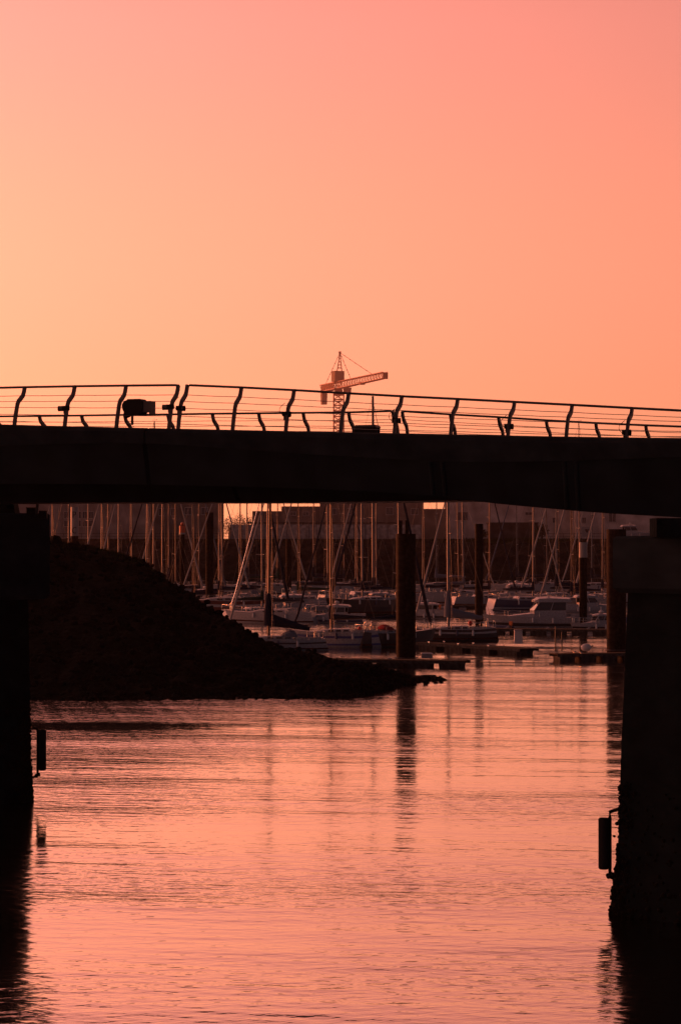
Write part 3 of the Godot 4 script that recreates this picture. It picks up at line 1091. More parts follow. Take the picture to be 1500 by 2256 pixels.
# ------------------------------------------------------------------ boats
func hull_sections(L: float, B: float, fb: float, fine: float, stern: float, rise: float) -> Array:
	# stations from stern to bow; each from port rail over the keel to starboard rail
	var out := []
	var N := 16
	for i in range(N + 1):
		var t := float(i) / N
		var x := -L / 2 + L * t
		var b: float
		if t < 0.42: b = lerpf(stern, 1.0, sin(t / 0.42 * PI / 2))
		else: b = pow(max(0.0, 1.0 - pow((t - 0.42) / 0.58, fine)), 0.9)
		b = max(b, 0.012) * B / 2
		var sh: float = fb * (1.0 + rise * pow(absf(t - 0.35) / 0.65, 2.0) + 0.08 * pow(max(0.0, 0.35 - t) / 0.35, 2.0))
		var dep: float = 0.34 * (1.0 - pow(max(0.0, (t - 0.82) / 0.18), 2.0)) * (0.35 + 0.65 * smoothstep(0.0, 0.22, t))
		var rake: float = 0.0
		var sec := []
		for q in [[1.0, 1.0], [0.985, 0.55], [0.93, 0.12], [0.78, -0.35], [0.42, -0.8], [0.0, -1.0], [-0.42, -0.8], [-0.78, -0.35], [-0.93, 0.12], [-0.985, 0.55], [-1.0, 1.0]]:
			var y: float = sh * q[1] if q[1] >= 0 else dep * q[1]
			rake = (0.06 * L * (y / fb)) * smoothstep(0.6, 1.0, t) - 0.035 * L * (y / fb) * (1.0 - smoothstep(0.0, 0.25, t)) * -1.0
			sec.append(Vector3(x + rake, y, b * q[0]))
		out.append(sec)
	return out

func sub_strip(secs: Array, y0: float, y1: float, out: float) -> MB:
	# a painted band round the hull as a thin shell set proud of it
	var mb := MB.new()
	for s in [0, 1]:
		for i in range(secs.size() - 1):
			var q := []
			for e in [[i, y0], [i + 1, y0], [i + 1, y1], [i, y1]]:
				var sec: Array = secs[e[0]]
				var lo: Vector3 = sec[2] if s == 0 else sec[8]
				var mid: Vector3 = sec[1] if s == 0 else sec[9]
				var hi: Vector3 = sec[0] if s == 0 else sec[10]
				var f: float = e[1]
				var p: Vector3
				if f < 0.55: p = lo.lerp(mid, clampf((f - 0.12) / 0.43, 0, 1))
				else: p = mid.lerp(hi, (f - 0.55) / 0.45)
				p.z += out * (1.0 if s == 0 else -1.0)
				q.append(p)
			mb.quad(q[0], q[1], q[2], q[3])
	return mb

func rails(mb: MB, secs: Array, i0: int, i1: int, h: float, r: float) -> void:
	for s in [0, 10]:
		var top := []
		var midl := []
		for i in range(i0, i1 + 1):
			var p: Vector3 = secs[i][s]
			p.z *= 0.94
			if (i - i0) % 2 == 0: mb.tube(p, p + Vector3(0, h, 0), r, -1, 5)
			top.append(p + Vector3(0, h, 0)); midl.append(p + Vector3(0, h * 0.5, 0))
		mb.path(top, r * 0.7, 5)
		mb.path(midl, r * 0.6, 5)

func bow_rail(mb: MB, secs: Array, h: float, r: float) -> void:
	var top := []
	for i in [13, 14, 15, 16]:
		top.append(secs[i][0] * Vector3(1, 1, 0.9) + Vector3(0, h, 0))
	for i in [15, 14, 13]:
		top.append(secs[i][10] * Vector3(1, 1, 0.9) + Vector3(0, h, 0))
	mb.path(top, r, 6)
	for i in [13, 15]:
		for s in [0, 10]:
			mb.tube(secs[i][s] * Vector3(1, 1, 0.9), secs[i][s] * Vector3(1, 1, 0.9) + Vector3(0, h, 0), r, -1, 6)

func stern_rail(mb: MB, secs: Array, h: float, r: float) -> void:
	var top := []
	for i in [3, 2, 1, 0]: top.append(secs[i][0] * Vector3(1, 1, 0.9) + Vector3(0, h, 0))
	for i in [0, 1, 2, 3]: top.append(secs[i][10] * Vector3(1, 1, 0.9) + Vector3(0, h, 0))
	mb.path(top, r, 6)
	for i in [0, 3]:
		for s in [0, 10]:
			mb.tube(secs[i][s] * Vector3(1, 1, 0.9), secs[i][s] * Vector3(1, 1, 0.9) + Vector3(0, h, 0), r, -1, 6)

# options: hull, deck, mast (metres), r (mast radius), jib (material or null), cover (sail cover material or null), hood, stripe, detail, spars
func sailboat(label: String, at: Vector3, turn: float, L: float, o: Dictionary) -> Node3D:
	var t := thing("sailing_boat", label, "sailboat", at, turn, "sailing boats in the marina")
	# every boat lies to its own trim
	var trim := float(absi(label.hash()) % 1000) / 1000.0
	var heel := float(absi((label + "heel").hash()) % 1000) / 1000.0
	t.rotation.z = (trim - 0.5) * 0.022
	t.rotation.x = (heel - 0.5) * 0.03
	var B: float = L * 0.33
	var fb: float = o.get("fb", 0.075 * L + 0.25)
	var secs := hull_sections(L, B, fb, 1.9, 0.72, 0.22)
	var hb := MB.new()
	hb.loft(secs, false, true, true)
	var hull := part(hb, "hull", o.get("hull", M.white_gel), t)
	var db := MB.new()
	for i in range(secs.size() - 1):
		var crown := Vector3(0, 0.06, 0)
		var a0: Vector3 = secs[i][0] - Vector3(0, 0.03, 0)
		var a1: Vector3 = secs[i + 1][0] - Vector3(0, 0.03, 0)
		var c0: Vector3 = secs[i][10] - Vector3(0, 0.03, 0)
		var c1: Vector3 = secs[i + 1][10] - Vector3(0, 0.03, 0)
		db.quad(a0, a1, (a1 + c1) / 2 + crown, (a0 + c0) / 2 + crown)
		db.quad((a0 + c0) / 2 + crown, (a1 + c1) / 2 + crown, c1, c0)
	part(db, "deck", o.get("deck", M.cream_gel), t)
	if o.has("transom"):
		var tb := MB.new()
		var loop := []
		var loop2 := []
		for q in secs[0]:
			var inner: Vector3 = Vector3(q.x, lerpf(fb * 0.5, q.y, 0.97), q.z * 0.97)
			loop.append(inner + Vector3(-0.02, 0, 0)); loop2.append(inner + Vector3(0.01, 0, 0))
		tb.loft([loop, loop2])
		part(tb, "transom", o.transom, hull)
	if o.has("stripe"): part(sub_strip(secs, 0.62, 0.78, 0.008), "stripe", o.stripe, hull)
	part(sub_strip(secs, 0.13, 0.26, 0.006), "boot_top", M.antifoul if not o.has("boot") else o.boot, hull)
	# coachroof with a cockpit behind it
	var cb := MB.new()
	var cs := []
	for q in [[-0.16, 0.62, 0.0], [-0.14, 0.62, 1.0], [0.05, 0.58, 0.95], [0.18, 0.46, 0.72], [0.27, 0.3, 0.32], [0.3, 0.2, 0.0]]:
		var x: float = q[0] * L
		var w: float = B / 2 * q[1]
		var hh: float = 0.045 * L * q[2] + 0.02
		var base: float = fb * 0.98
		cs.append([Vector3(x, base, w), Vector3(x, base + hh * 0.75, w * 0.9), Vector3(x, base + hh, w * 0.6), Vector3(x, base + hh * 1.06, 0), Vector3(x, base + hh, -w * 0.6), Vector3(x, base + hh * 0.75, -w * 0.9), Vector3(x, base, -w)])
	cb.loft(cs, false)
	var roof := part(cb, "coachroof", o.get("top", M.white_gel), t)
	if o.get("detail", true):
		for s in [-1, 1]:
			for k in 3:
				var wb := MB.new()
				var x0 := -0.1 * L + k * 0.085 * L
				wb.hexa(Vector3(x0, fb + 0.022 * L, s * B / 2 * 0.575), Vector3(0.06 * L, 0.017 * L, 0.05), Vector3(0.052 * L, 0.017 * L, 0.03))
				part(wb, "window", M.window, roof)
		var cw := MB.new()
		for s in [-1, 1]:
			cw.hexa(Vector3(-0.3 * L, fb + 0.1, s * B * 0.3), Vector3(0.27 * L, 0.26, 0.12), Vector3(0.25 * L, 0.26, 0.08))
		cw.box(Vector3(-0.44 * L, fb + 0.1, 0), Vector3(0.1, 0.22, B * 0.55))
		part(cw, "coaming", o.get("top", M.white_gel), t)
		var rb := MB.new()
		rails(rb, secs, 3, 13, 0.55, 0.018)
		part(rb, "lifeline", M.steel, t)
		rb = MB.new()
		bow_rail(rb, secs, 0.58, 0.02)
		part(rb, "bow_rail", M.steel, t)
		rb = MB.new()
		stern_rail(rb, secs, 0.6, 0.02)
		part(rb, "stern_rail", M.steel, t)
		if o.has("hood"):
			var hd := MB.new()
			var hs := []
			for q in [[-0.2, 0.3], [-0.17, 0.85], [-0.12, 1.0], [-0.06, 0.55], [-0.03, 0.1]]:
				var row := []
				for k in 7:
					var an := PI * k / 6
					row.append(Vector3(float(q[0]) * L, fb + 0.03 * L + 0.07 * L * float(q[1]) * pow(sin(an), 0.6), cos(an) * B * 0.3))
				hs.append(row)
			hd.loft(hs, false, false, false)
			part(hd, "spray_hood", o.hood, t)
		for k in 3:
			var fd := MB.new()
			var i := 5 + k * 3
			for s in [0, 10]:
				var p: Vector3 = secs[i][s]
				fd.path([p + Vector3(0, 0.05, 0), p + Vector3(0, -0.12, signf(p.z) * 0.14), p + Vector3(0, -0.5, signf(p.z) * 0.14), p + Vector3(0, -0.56, signf(p.z) * 0.14)], [0.015, 0.1, 0.11, 0.03], 8)
			part(fd, "fender", M.white_fender if k != 1 else M.navy, t)
		# wheel pedestal, winches, a liferaft canister
		var wp := MB.new()
		wp.tube(Vector3(-0.37 * L, fb - 0.1, 0), Vector3(-0.37 * L, fb + 0.7, 0), 0.07)
		var ring := []
		for k in 13: ring.append(Vector3(-0.38 * L, fb + 0.6 + 0.38 * sin(TAU * k / 12), 0.38 * cos(TAU * k / 12)))
		wp.path(ring, 0.02, 5)
		part(wp, "wheel", M.steel, t)
	# spars and rigging
	var mh: float = o.get("mast", L * 1.35)
	var r: float = o.get("r", 0.085)
	var mx: float = 0.08 * L
	var mb := MB.new()
	mb.path([Vector3(mx, fb + 0.02 * L, 0), Vector3(mx - 0.02, mh * 0.6, 0), Vector3(mx - 0.06, mh, 0)], [r, r, r * 0.75], 10)
	var mast := part(mb, "mast", o.get("spar", M.alu), t)
	var sp := MB.new()
	for hf in ([0.42, 0.7] if mh > 12 else [0.55]):
		var w2: float = B * 0.3 * (1.0 if hf < 0.6 else 0.75)
		sp.path([Vector3(mx - 0.25, mh * hf + 0.06, w2), Vector3(mx, mh * hf, 0), Vector3(mx - 0.25, mh * hf + 0.06, -w2)], 0.03, 6)
	part(sp, "spreader", M.alu, mast)
	var head := MB.new()
	head.tube(Vector3(mx - 0.06, mh, 0), Vector3(mx - 0.06, mh + 0.5, 0), 0.012)
	head.tube(Vector3(mx - 0.4, mh + 0.12, 0), Vector3(mx + 0.25, mh + 0.16, 0), 0.016)
	head.ball(Vector3(mx + 0.25, mh + 0.22, 0), Vector3(0.07, 0.07, 0.07), 6, 4)
	part(head, "masthead_gear", M.alu_grey, mast)
	var bow: Vector3 = (secs[15][0] + secs[15][10]) / 2
	var stern: Vector3 = (secs[0][0] + secs[0][10]) / 2
	var rg := MB.new()
	var rr := 0.013
	rg.tube(Vector3(mx - 0.06, mh, 0), stern, rr, -1, 4)
	for s in [0, 10]:
		var cp: Vector3 = secs[9][s]
		var w3: float = B * 0.3 * signf(cp.z)
		var hf2: float = 0.42 if mh > 12 else 0.55
		rg.path([cp, Vector3(mx - 0.25, mh * hf2 + 0.06, w3), Vector3(mx - 0.05, mh * 0.97, 0)], rr, 4)
		rg.tube(cp + Vector3(-0.3, 0, 0), Vector3(mx, mh * hf2 - 0.1, 0), rr, -1, 4)
	part(rg, "rigging", M.alu_grey, t)
	if o.get("jib", null) != null:
		var jr: float = o.get("jr", 0.085)
		var j := MB.new()
		var top := Vector3(mx, mh * o.get("jib_top", 0.97), 0)
		j.path([bow + Vector3(0, 0.3, 0), bow.lerp(top, 0.04) + Vector3(0, 0.3, 0), bow.lerp(top, 0.12), bow.lerp(top, 0.8), top], [0.03, jr, jr * 1.1, jr * 0.7, 0.03], 8)
		part(j, "furled_jib", o.jib, t)
	else:
		var fs := MB.new()
		fs.tube(bow, Vector3(mx, mh * 0.98, 0), 0.016, -1, 4)
		part(fs, "forestay", M.alu_grey, t)
	var by: float = fb + 0.045 * L + 0.75
	var bl: float = 0.4 * L
	var bm := MB.new()
	bm.tube(Vector3(mx - r, by, 0), Vector3(mx - bl, by + 0.1, 0), 0.065, -1, 8)
	var boom := part(bm, "boom", o.get("spar", M.alu), t)
	if o.get("cover", null) != null:
		var cvb := MB.new()
		var pts := []
		var rads := []
		var tall: float = o.get("stack", 0.24)
		for k in 9:
			var u := k / 8.0
			pts.append(Vector3(mx - r * 0.5 - u * bl * 0.98, by + 0.06 + tall * (1.0 - u * 0.75) * 0.9 + 0.1 * u - o.get("droop", 0.0) * u, 0.02 * sin(u * 9.0)))
			rads.append(lerpf(tall, tall * 0.32, u) * (1.0 + 0.05 * sin(u * 23.0)))
		cvb.path(pts, rads, 10, true, 1.0)
		cvb.path([Vector3(mx, by + 0.05, 0), Vector3(mx, by + tall * 2.4, 0), Vector3(mx, by + tall * 5.0, 0)], [tall * 0.85, r + tall * 0.5, r * 1.2], 10)
		part(cvb, "sail_cover", o.cover, boom)
	return t

func motor_cruiser(label: String, at: Vector3, turn: float, L: float, o: Dictionary) -> Node3D:
	var t := thing("motor_cruiser", label, "motorboat", at, turn, "motor cruisers in the marina")
	var B: float = L * 0.34
	var fb: float = 0.1 * L
	var secs := hull_sections(L, B, fb, 2.3, 0.86, 0.3)
	var hb := MB.new()
	hb.loft(secs, false, true, true)
	var hull := part(hb, "hull", o.get("hull", M.white_gel), t)
	part(sub_strip(secs, 0.16, 0.45, 0.008), "stripe", o.get("stripe", M.dark_hull), hull)
	var db := MB.new()
	for i in range(secs.size() - 1):
		db.quad(secs[i][0] - Vector3(0, 0.03, 0), secs[i + 1][0] - Vector3(0, 0.03, 0), secs[i + 1][10] - Vector3(0, 0.03, 0), secs[i][10] - Vector3(0, 0.03, 0))
	part(db, "deck", M.white_gel, t)
	# foredeck trunk
	var cs := []
	for q in [[-0.02, 0.72, 0.9], [0.12, 0.66, 0.85], [0.26, 0.48, 0.55], [0.36, 0.28, 0.15], [0.39, 0.18, 0.0]]:
		var x: float = q[0] * L
		var w: float = B / 2 * q[1]
		var hh: float = 0.05 * L * q[2] + 0.02
		cs.append([Vector3(x, fb, w), Vector3(x, fb + hh * 0.8, w * 0.85), Vector3(x, fb + hh, 0), Vector3(x, fb + hh * 0.8, -w * 0.85), Vector3(x, fb, -w)])
	var cb := MB.new()
	cb.loft(cs, false)
	part(cb, "trunk", M.white_gel, t)
	# wheelhouse: pillars, glass and hard top
	var y0 := fb + 0.02 * L
	var y1 := fb + 0.165 * L
	var wl := B * 0.37
	var xa := -0.2 * L
	var xb := 0.11 * L
	var xs := 0.04 * L
	var low := MB.new()
	low.hexa(Vector3((xa + xb) / 2, fb + 0.03 * L, 0), Vector3(xb - xa, 0.07 * L, wl * 2), Vector3((xb - xa) * 0.97, 0.07 * L, wl * 1.94))
	var house := part(low, "wheelhouse", M.white_gel, t)
	var yw := fb + 0.066 * L
	var gl := [[[xa, xs - 0.02 * L, 1], [xa, xs - 0.02 * L, -1]]]
	for s in [-1, 1]:
		for seg in [[0.02, 0.46], [0.5, 0.97]]:
			var w := MB.new()
			var z: float = s * wl * 0.95
			var xl0: float = lerpf(xa, xb, seg[0])
			var xl1: float = lerpf(xa, xb, seg[1])
			var xu0: float = lerpf(xa, xs, seg[0])
			var xu1: float = lerpf(xa, xs, seg[1])
			w.loft([[Vector3(xl0, yw, z), Vector3(xl1, yw, z), Vector3(xu1, y1 - 0.02 * L, z * 0.94), Vector3(xu0, y1 - 0.02 * L, z * 0.94)], [Vector3(xl0, yw, z * 0.97), Vector3(xl1, yw, z * 0.97), Vector3(xu1, y1 - 0.02 * L, z * 0.91), Vector3(xu0, y1 - 0.02 * L, z * 0.91)]])
			part(w, "window", M.window, house)
	var ws := MB.new()
	ws.loft([[Vector3(xb, yw, wl * 0.9), Vector3(xb, yw, -wl * 0.9), Vector3(xs, y1 - 0.02 * L, -wl * 0.85), Vector3(xs, y1 - 0.02 * L, wl * 0.85)], [Vector3(xb - 0.04, yw, wl * 0.9), Vector3(xb - 0.04, yw, -wl * 0.9), Vector3(xs - 0.04, y1 - 0.02 * L, -wl * 0.85), Vector3(xs - 0.04, y1 - 0.02 * L, wl * 0.85)]])
	part(ws, "windscreen", M.window, house)
	var pl := MB.new()
	for s in [-1, 1]:
		for seg in [0.0, 0.48, 0.985]:
			pl.bar(Vector3(lerpf(xa, xb, seg), yw - 0.02, s * wl * 0.95), Vector3(lerpf(xa, xs, seg), y1, s * wl * 0.9), 0.07, 0.09)
	part(pl, "pillar", M.white_gel, house)
	var tb := MB.new()
	var ts := []
	for q in [[-0.26, 0.0, 0.85], [-0.24, 0.03, 0.95], [-0.05, 0.042, 1.0], [0.06, 0.034, 0.97], [0.095, 0.008, 0.8]]:
		var x2: float = q[0] * L
		var w4: float = wl * q[2]
		var h2: float = q[1] * L
		ts.append([Vector3(x2, y1 - 0.022 * L, w4), Vector3(x2, y1 + h2 * 0.6 - 0.01 * L, w4 * 0.96), Vector3(x2, y1 + h2 - 0.01 * L, 0), Vector3(x2, y1 + h2 * 0.6 - 0.01 * L, -w4 * 0.96), Vector3(x2, y1 - 0.022 * L, -w4)])
	tb.loft(ts)
	var top := part(tb, "hardtop", M.white_gel, house)
	var ant := MB.new()
	ant.tube(Vector3(-0.12 * L, y1, 0.2), Vector3(-0.16 * L, y1 + 0.16 * L, 0.2), 0.02, 0.008, 5)
	ant.ball(Vector3(-0.05 * L, y1 + 0.055 * L, 0), Vector3(0.28, 0.16, 0.28))
	ant.tube(Vector3(-0.05 * L, y1, 0), Vector3(-0.05 * L, y1 + 0.05 * L, 0), 0.08)
	part(ant, "radar", M.white_fender, t)
	var rb := MB.new()
	rails(rb, secs, 9, 15, 0.55, 0.02)
	part(rb, "guard_rail", M.steel, t)
	var cw := MB.new()
	for s in [-1, 1]: cw.box(Vector3(-0.36 * L, fb + 0.15, s * B * 0.4), Vector3(0.24 * L, 0.36, 0.12))
	cw.box(Vector3(-0.475 * L, fb + 0.12, 0), Vector3(0.12, 0.34, B * 0.74))
	part(cw, "coaming", M.white_gel, t)
	if o.get("outboard", false):
		var ob := MB.new()
		ob.hexa(Vector3(-0.53 * L, fb + 0.35, 0), Vector3(0.45, 0.7, 0.4), Vector3(0.55, 0.7, 0.34))
		ob.box(Vector3(-0.53 * L, fb - 0.4, 0), Vector3(0.2, 1.0, 0.16))
		part(ob, "outboard_engine", o.get("engine", M.navy), t)
	for k in 3:
		var fd := MB.new()
		for s in [0, 10]:
			var p: Vector3 = secs[4 + k * 3][s]
			fd.path([p, p + Vector3(0, -0.1, signf(p.z) * 0.13), p + Vector3(0, -0.5, signf(p.z) * 0.13), p + Vector3(0, -0.56, signf(p.z) * 0.13)], [0.015, 0.1, 0.11, 0.03], 8)
		part(fd, "fender", M.white_fender, t)
	return t

func dinghy(label: String, at: Vector3, turn: float, L: float, tube_mat: Material) -> void:
	var t := thing("inflatable_dinghy", label, "dinghy", at, turn)
	var mb := MB.new()
	var w := L * 0.26
	var pts := [Vector3(-L / 2, 0.2, w), Vector3(-L * 0.2, 0.2, w), Vector3(L * 0.18, 0.22, w), Vector3(L * 0.38, 0.3, w * 0.65), Vector3(L / 2, 0.38, 0), Vector3(L * 0.38, 0.3, -w * 0.65), Vector3(L * 0.18, 0.22, -w), Vector3(-L * 0.2, 0.2, -w), Vector3(-L / 2, 0.2, -w)]
	mb.path(pts, [0.1, 0.2, 0.2, 0.2, 0.19, 0.2, 0.2, 0.2, 0.1], 10)
	part(mb, "tube", tube_mat, t)
	var f := MB.new()
	f.hexa(Vector3(-0.05 * L, 0.06, 0), Vector3(L * 0.75, 0.1, w * 1.2), Vector3(L * 0.8, 0.1, w * 1.6))
	part(f, "floor", M.grey_gel, t)
	var b := MB.new()
	b.box(Vector3(-0.43 * L, 0.26, 0), Vector3(0.06, 0.36, w * 1.5))
	part(b, "transom", M.grey_gel, t)
	var e := MB.new()
	e.hexa(Vector3(-0.48 * L, 0.62, 0), Vector3(0.3, 0.42, 0.26), Vector3(0.36, 0.42, 0.2))
	e.box(Vector3(-0.48 * L, 0.2, 0), Vector3(0.12, 0.7, 0.1))
	part(e, "outboard_engine", M.orange, t)

func make_marina() -> void:
	# --- piles
	pile("thick dark pile with twin posts on top, by the near pontoon", 894, 43, 1176, 1462, "twin")
	pile("thick dark pile beside the right bridge pier", 1357, 43, 1166, 1444)
	pile("slim dark pile standing over the left white cabin boats", 462, 17, 1129, 1352)
	pile("slim dark pile between the grey sail cover and the lit transom", 1055, 18, 1154, 1381)
	pile("slim pile with white sleeve at the stern of the motor cruiser", 1284, 17, 1222, 1384, "white")
	pile("slim pile with white lettered sleeve above the rocky bank", 165, 16, 1176, 1340, "sign")
	pile("slim pile with red cap and lamp among the left masts", 402, 10, 1172, 1332, "red")
	pile("short dark pile among the boats behind the blue sail cover", 636, 12, 1188, 1322)
	# --- pontoons
	var za := -on_water(700, 1470).z
	pontoon("nearest floating pontoon at the foot of the thick twin-post pile", on_water(690, 1466) , on_water(1030, 1471), 1.7, 5)
	pontoon("floating pontoon in front of the white hulled yacht with grey cover", on_water(930, 1428), on_water(1165, 1443), 1.8, 4)
	pontoon("floating finger pontoon at the foot of the right bridge pier", on_water(1218, 1455), on_water(1405, 1452), 1.5, 4)
	pontoon("grey floating pontoon along the motor cruiser's side", on_water(1072, 1396), on_water(1345, 1398), 2.0, 6)
	pontoon("far pontoon behind the dark hulled yacht with lit transom", on_water(700, 1343), on_water(1330, 1340), 2.4, 8)
	pontoon("far left pontoon under the slim piles", on_water(330, 1352), on_water(690, 1349), 2.2, 6)
	# service box and gear on the pontoons
	var sb := on_water(1141, 1432)
	var st := thing("service_box", "white service pedestal on the pontoon end", "pedestal", Vector3(sb.x, 0.53, sb.z))
	var m := MB.new()
	m.hexa(Vector3(0, 0.55, 0), Vector3(0.7, 1.1, 0.5), Vector3(0.64, 1.1, 0.46))
	part(m, "body", M.white_fender, st)
	m = MB.new()
	m.hexa(Vector3(0, 1.14, 0), Vector3(0.76, 0.08, 0.56), Vector3(0.6, 0.08, 0.4))
	part(m, "lid", M.grey_gel, st)
	var db := on_water(1290, 1449)
	var dt := thing("buoy", "white dome buoy lying on the right finger pontoon", "buoy", Vector3(db.x, 0.53, db.z + 0.1))
	m = MB.new()
	m.ball(Vector3(0, 0.28, 0), Vector3(0.42, 0.3, 0.36), 14, 8)
	part(m, "body", M.white_fender, dt)
	m = MB.new()
	m.tube(Vector3(0.38, 0.3, 0), Vector3(0.55, 0.42, 0), 0.05)
	part(m, "eye", M.rail, dt)
	var lb := on_water(940, 1466)
	var lt := thing("dock_box", "pale low dock box on the nearest pontoon", "box", Vector3(lb.x, 0.53, lb.z))
	m = MB.new()
	m.hexa(Vector3(0, 0.16, 0), Vector3(0.85, 0.32, 0.45), Vector3(0.8, 0.32, 0.4))
	part(m, "body", M.grey_gel, lt)
	m = MB.new()
	m.hexa(Vector3(0, 0.36, 0), Vector3(0.9, 0.07, 0.5), Vector3(0.7, 0.07, 0.35))
	part(m, "lid", M.white_fender, lt)
	for q in [[1223, 1448, 1.9, "left"], [1237, 1447, 1.4, "right"]]:
		var pb := on_water(q[0], q[1])
		var pt := thing("mooring_post", "thin mooring post on the right finger pontoon, the %s one of two" % ("taller left" if q[3] == "left" else "shorter right"), "post", Vector3(pb.x, 0.5, pb.z), 0, "thin mooring posts")
		m = MB.new()
		m.path([Vector3(0, 0, 0), Vector3(0, q[2], 0), Vector3(0, q[2] + 0.05, 0)], [0.05, 0.045, 0.02], 8)
		part(m, "shaft", M.rail, pt)
		m = MB.new()
		m.box(Vector3(0, 0.03, 0), Vector3(0.2, 0.05, 0.2))
		part(m, "foot", M.rail, pt)

	# --- boats that show their hulls
	sailboat("small white sailing boat with blue sail cover below the rocky bank", on_water(610, 1432), PI + 0.1, 8.6, {"mast": 14.5, "r": 0.13, "cover": M.sail_blue, "stack": 0.55, "droop": 0.5, "hood": M.sail_grey, "jib": M.sail_white, "stripe": M.dark_hull, "spar": M.wood_mast, "fb": 0.85})
	sailboat("white sailing boat with blue stripes left of the thick pile", on_water(745, 1425), PI - 0.12, 7.6, {"mast": 14.0, "r": 0.11, "cover": M.sail_dark, "stripe": M.blue_stripe, "boot": M.blue_stripe, "jib": M.sail_dark, "spar": M.wood_mast, "deck": M.grey_gel, "fb": 1.25})
	sailboat("black hulled sailing boat with red spray hood behind the thick pile", on_water(868, 1424), 0.5, 7.4, {"hull": M.dark_hull, "mast": 15.0, "r": 0.09, "cover": M.sail_blue, "hood": M.sail_red, "jib": M.sail_dark, "jr": 0.15, "fb": 1.2})
	sailboat("white decked yacht with grey sail cover moored right of the thick pile", on_water(1003, 1411), PI + 0.06, 7.8, {"hull": M.dark_hull, "mast": 14.0, "r": 0.13, "cover": M.sail_grey, "stack": 0.5, "droop": 0.35, "jib": M.sail_white, "jr": 0.1, "stripe": M.white_gel, "fb": 1.0})
	motor_cruiser("white motor cruiser with dark side stripe at the grey pontoon", on_water(1196, 1383), PI + 0.08, 11.2, {})
	sailboat("dark hulled yacht with sunlit white transom", on_water(1160, 1343), 0.35, 11.0, {"hull": M.navy, "transom": M.white_gel, "mast": 17.0, "r": 0.11, "cover": M.sail_dark, "jib": M.sail_white, "boot": M.white_gel, "fb": 1.3})
	motor_cruiser("white motor cruiser with dark windows behind the blue striped boat", on_water(735, 1372), PI - 0.2, 7.2, {"stripe": M.navy})
	motor_cruiser("small white cruiser with blue engine beside the white sleeved pile", on_water(1318, 1386), PI + 0.3, 5.6, {"outboard": true, "engine": M.blue_stripe})
	dinghy("dark inflatable dinghy with orange engine at the cruiser's bow", on_water(1100, 1386), 2.7, 2.6, M.navy)
	dinghy("white inflatable dinghy by the grey sail cover", on_water(976, 1345), 1.2, 2.8, M.white_fender)
	sailboat("white yacht with red bottom behind the slim left pile", on_water(500, 1358), PI, 11.5, {"hull": M.red_hull, "mast": 16.5, "r": 0.1, "cover": M.sail_blue, "jib": M.sail_white, "stripe": M.white_gel, "fb": 1.9})
	sailboat("yacht with glinting furled jib leaning over the rocky bank", on_water(603, 1372), PI - 0.25, 10.0, {"mast": 17.5, "r": 0.09, "jib": M.foil, "jr": 0.065, "cover": M.sail_dark, "fb": 1.1})
	sailboat("yacht with dark furled jib crossing the glinting one", on_water(566, 1366), 0.6, 9.0, {"mast": 18.0, "r": 0.09, "jib": M.sail_dark, "jr": 0.17, "cover": M.sail_green, "fb": 1.1})
	sailboat("long white ketch moored behind the grey sail cover", on_water(1008, 1331), 0.05, 11.0, {"mast": 17.0, "r": 0.12, "cover": M.sail_grey, "fb": 1.6, "hood": M.sail_blue, "jib": M.sail_white})
	sailboat("grey yacht with dark furled jib left of the thick pile", on_water(812, 1356), PI + 0.5, 10.5, {"hull": M.dark_hull, "mast": 17.0, "r": 0.12, "jib": M.sail_dark, "jr": 0.19, "cover": M.sail_blue, "fb": 1.9, "top": M.white_gel})
	sailboat("tall masted yacht whose masthead rises above the bridge deck", on_water(806, 1336), 0.3, 14.0, {"mast": 29.6, "r": 0.22, "spar": M.alu_grey, "cover": M.sail_dark, "jib": M.sail_grey, "fb": 1.5})
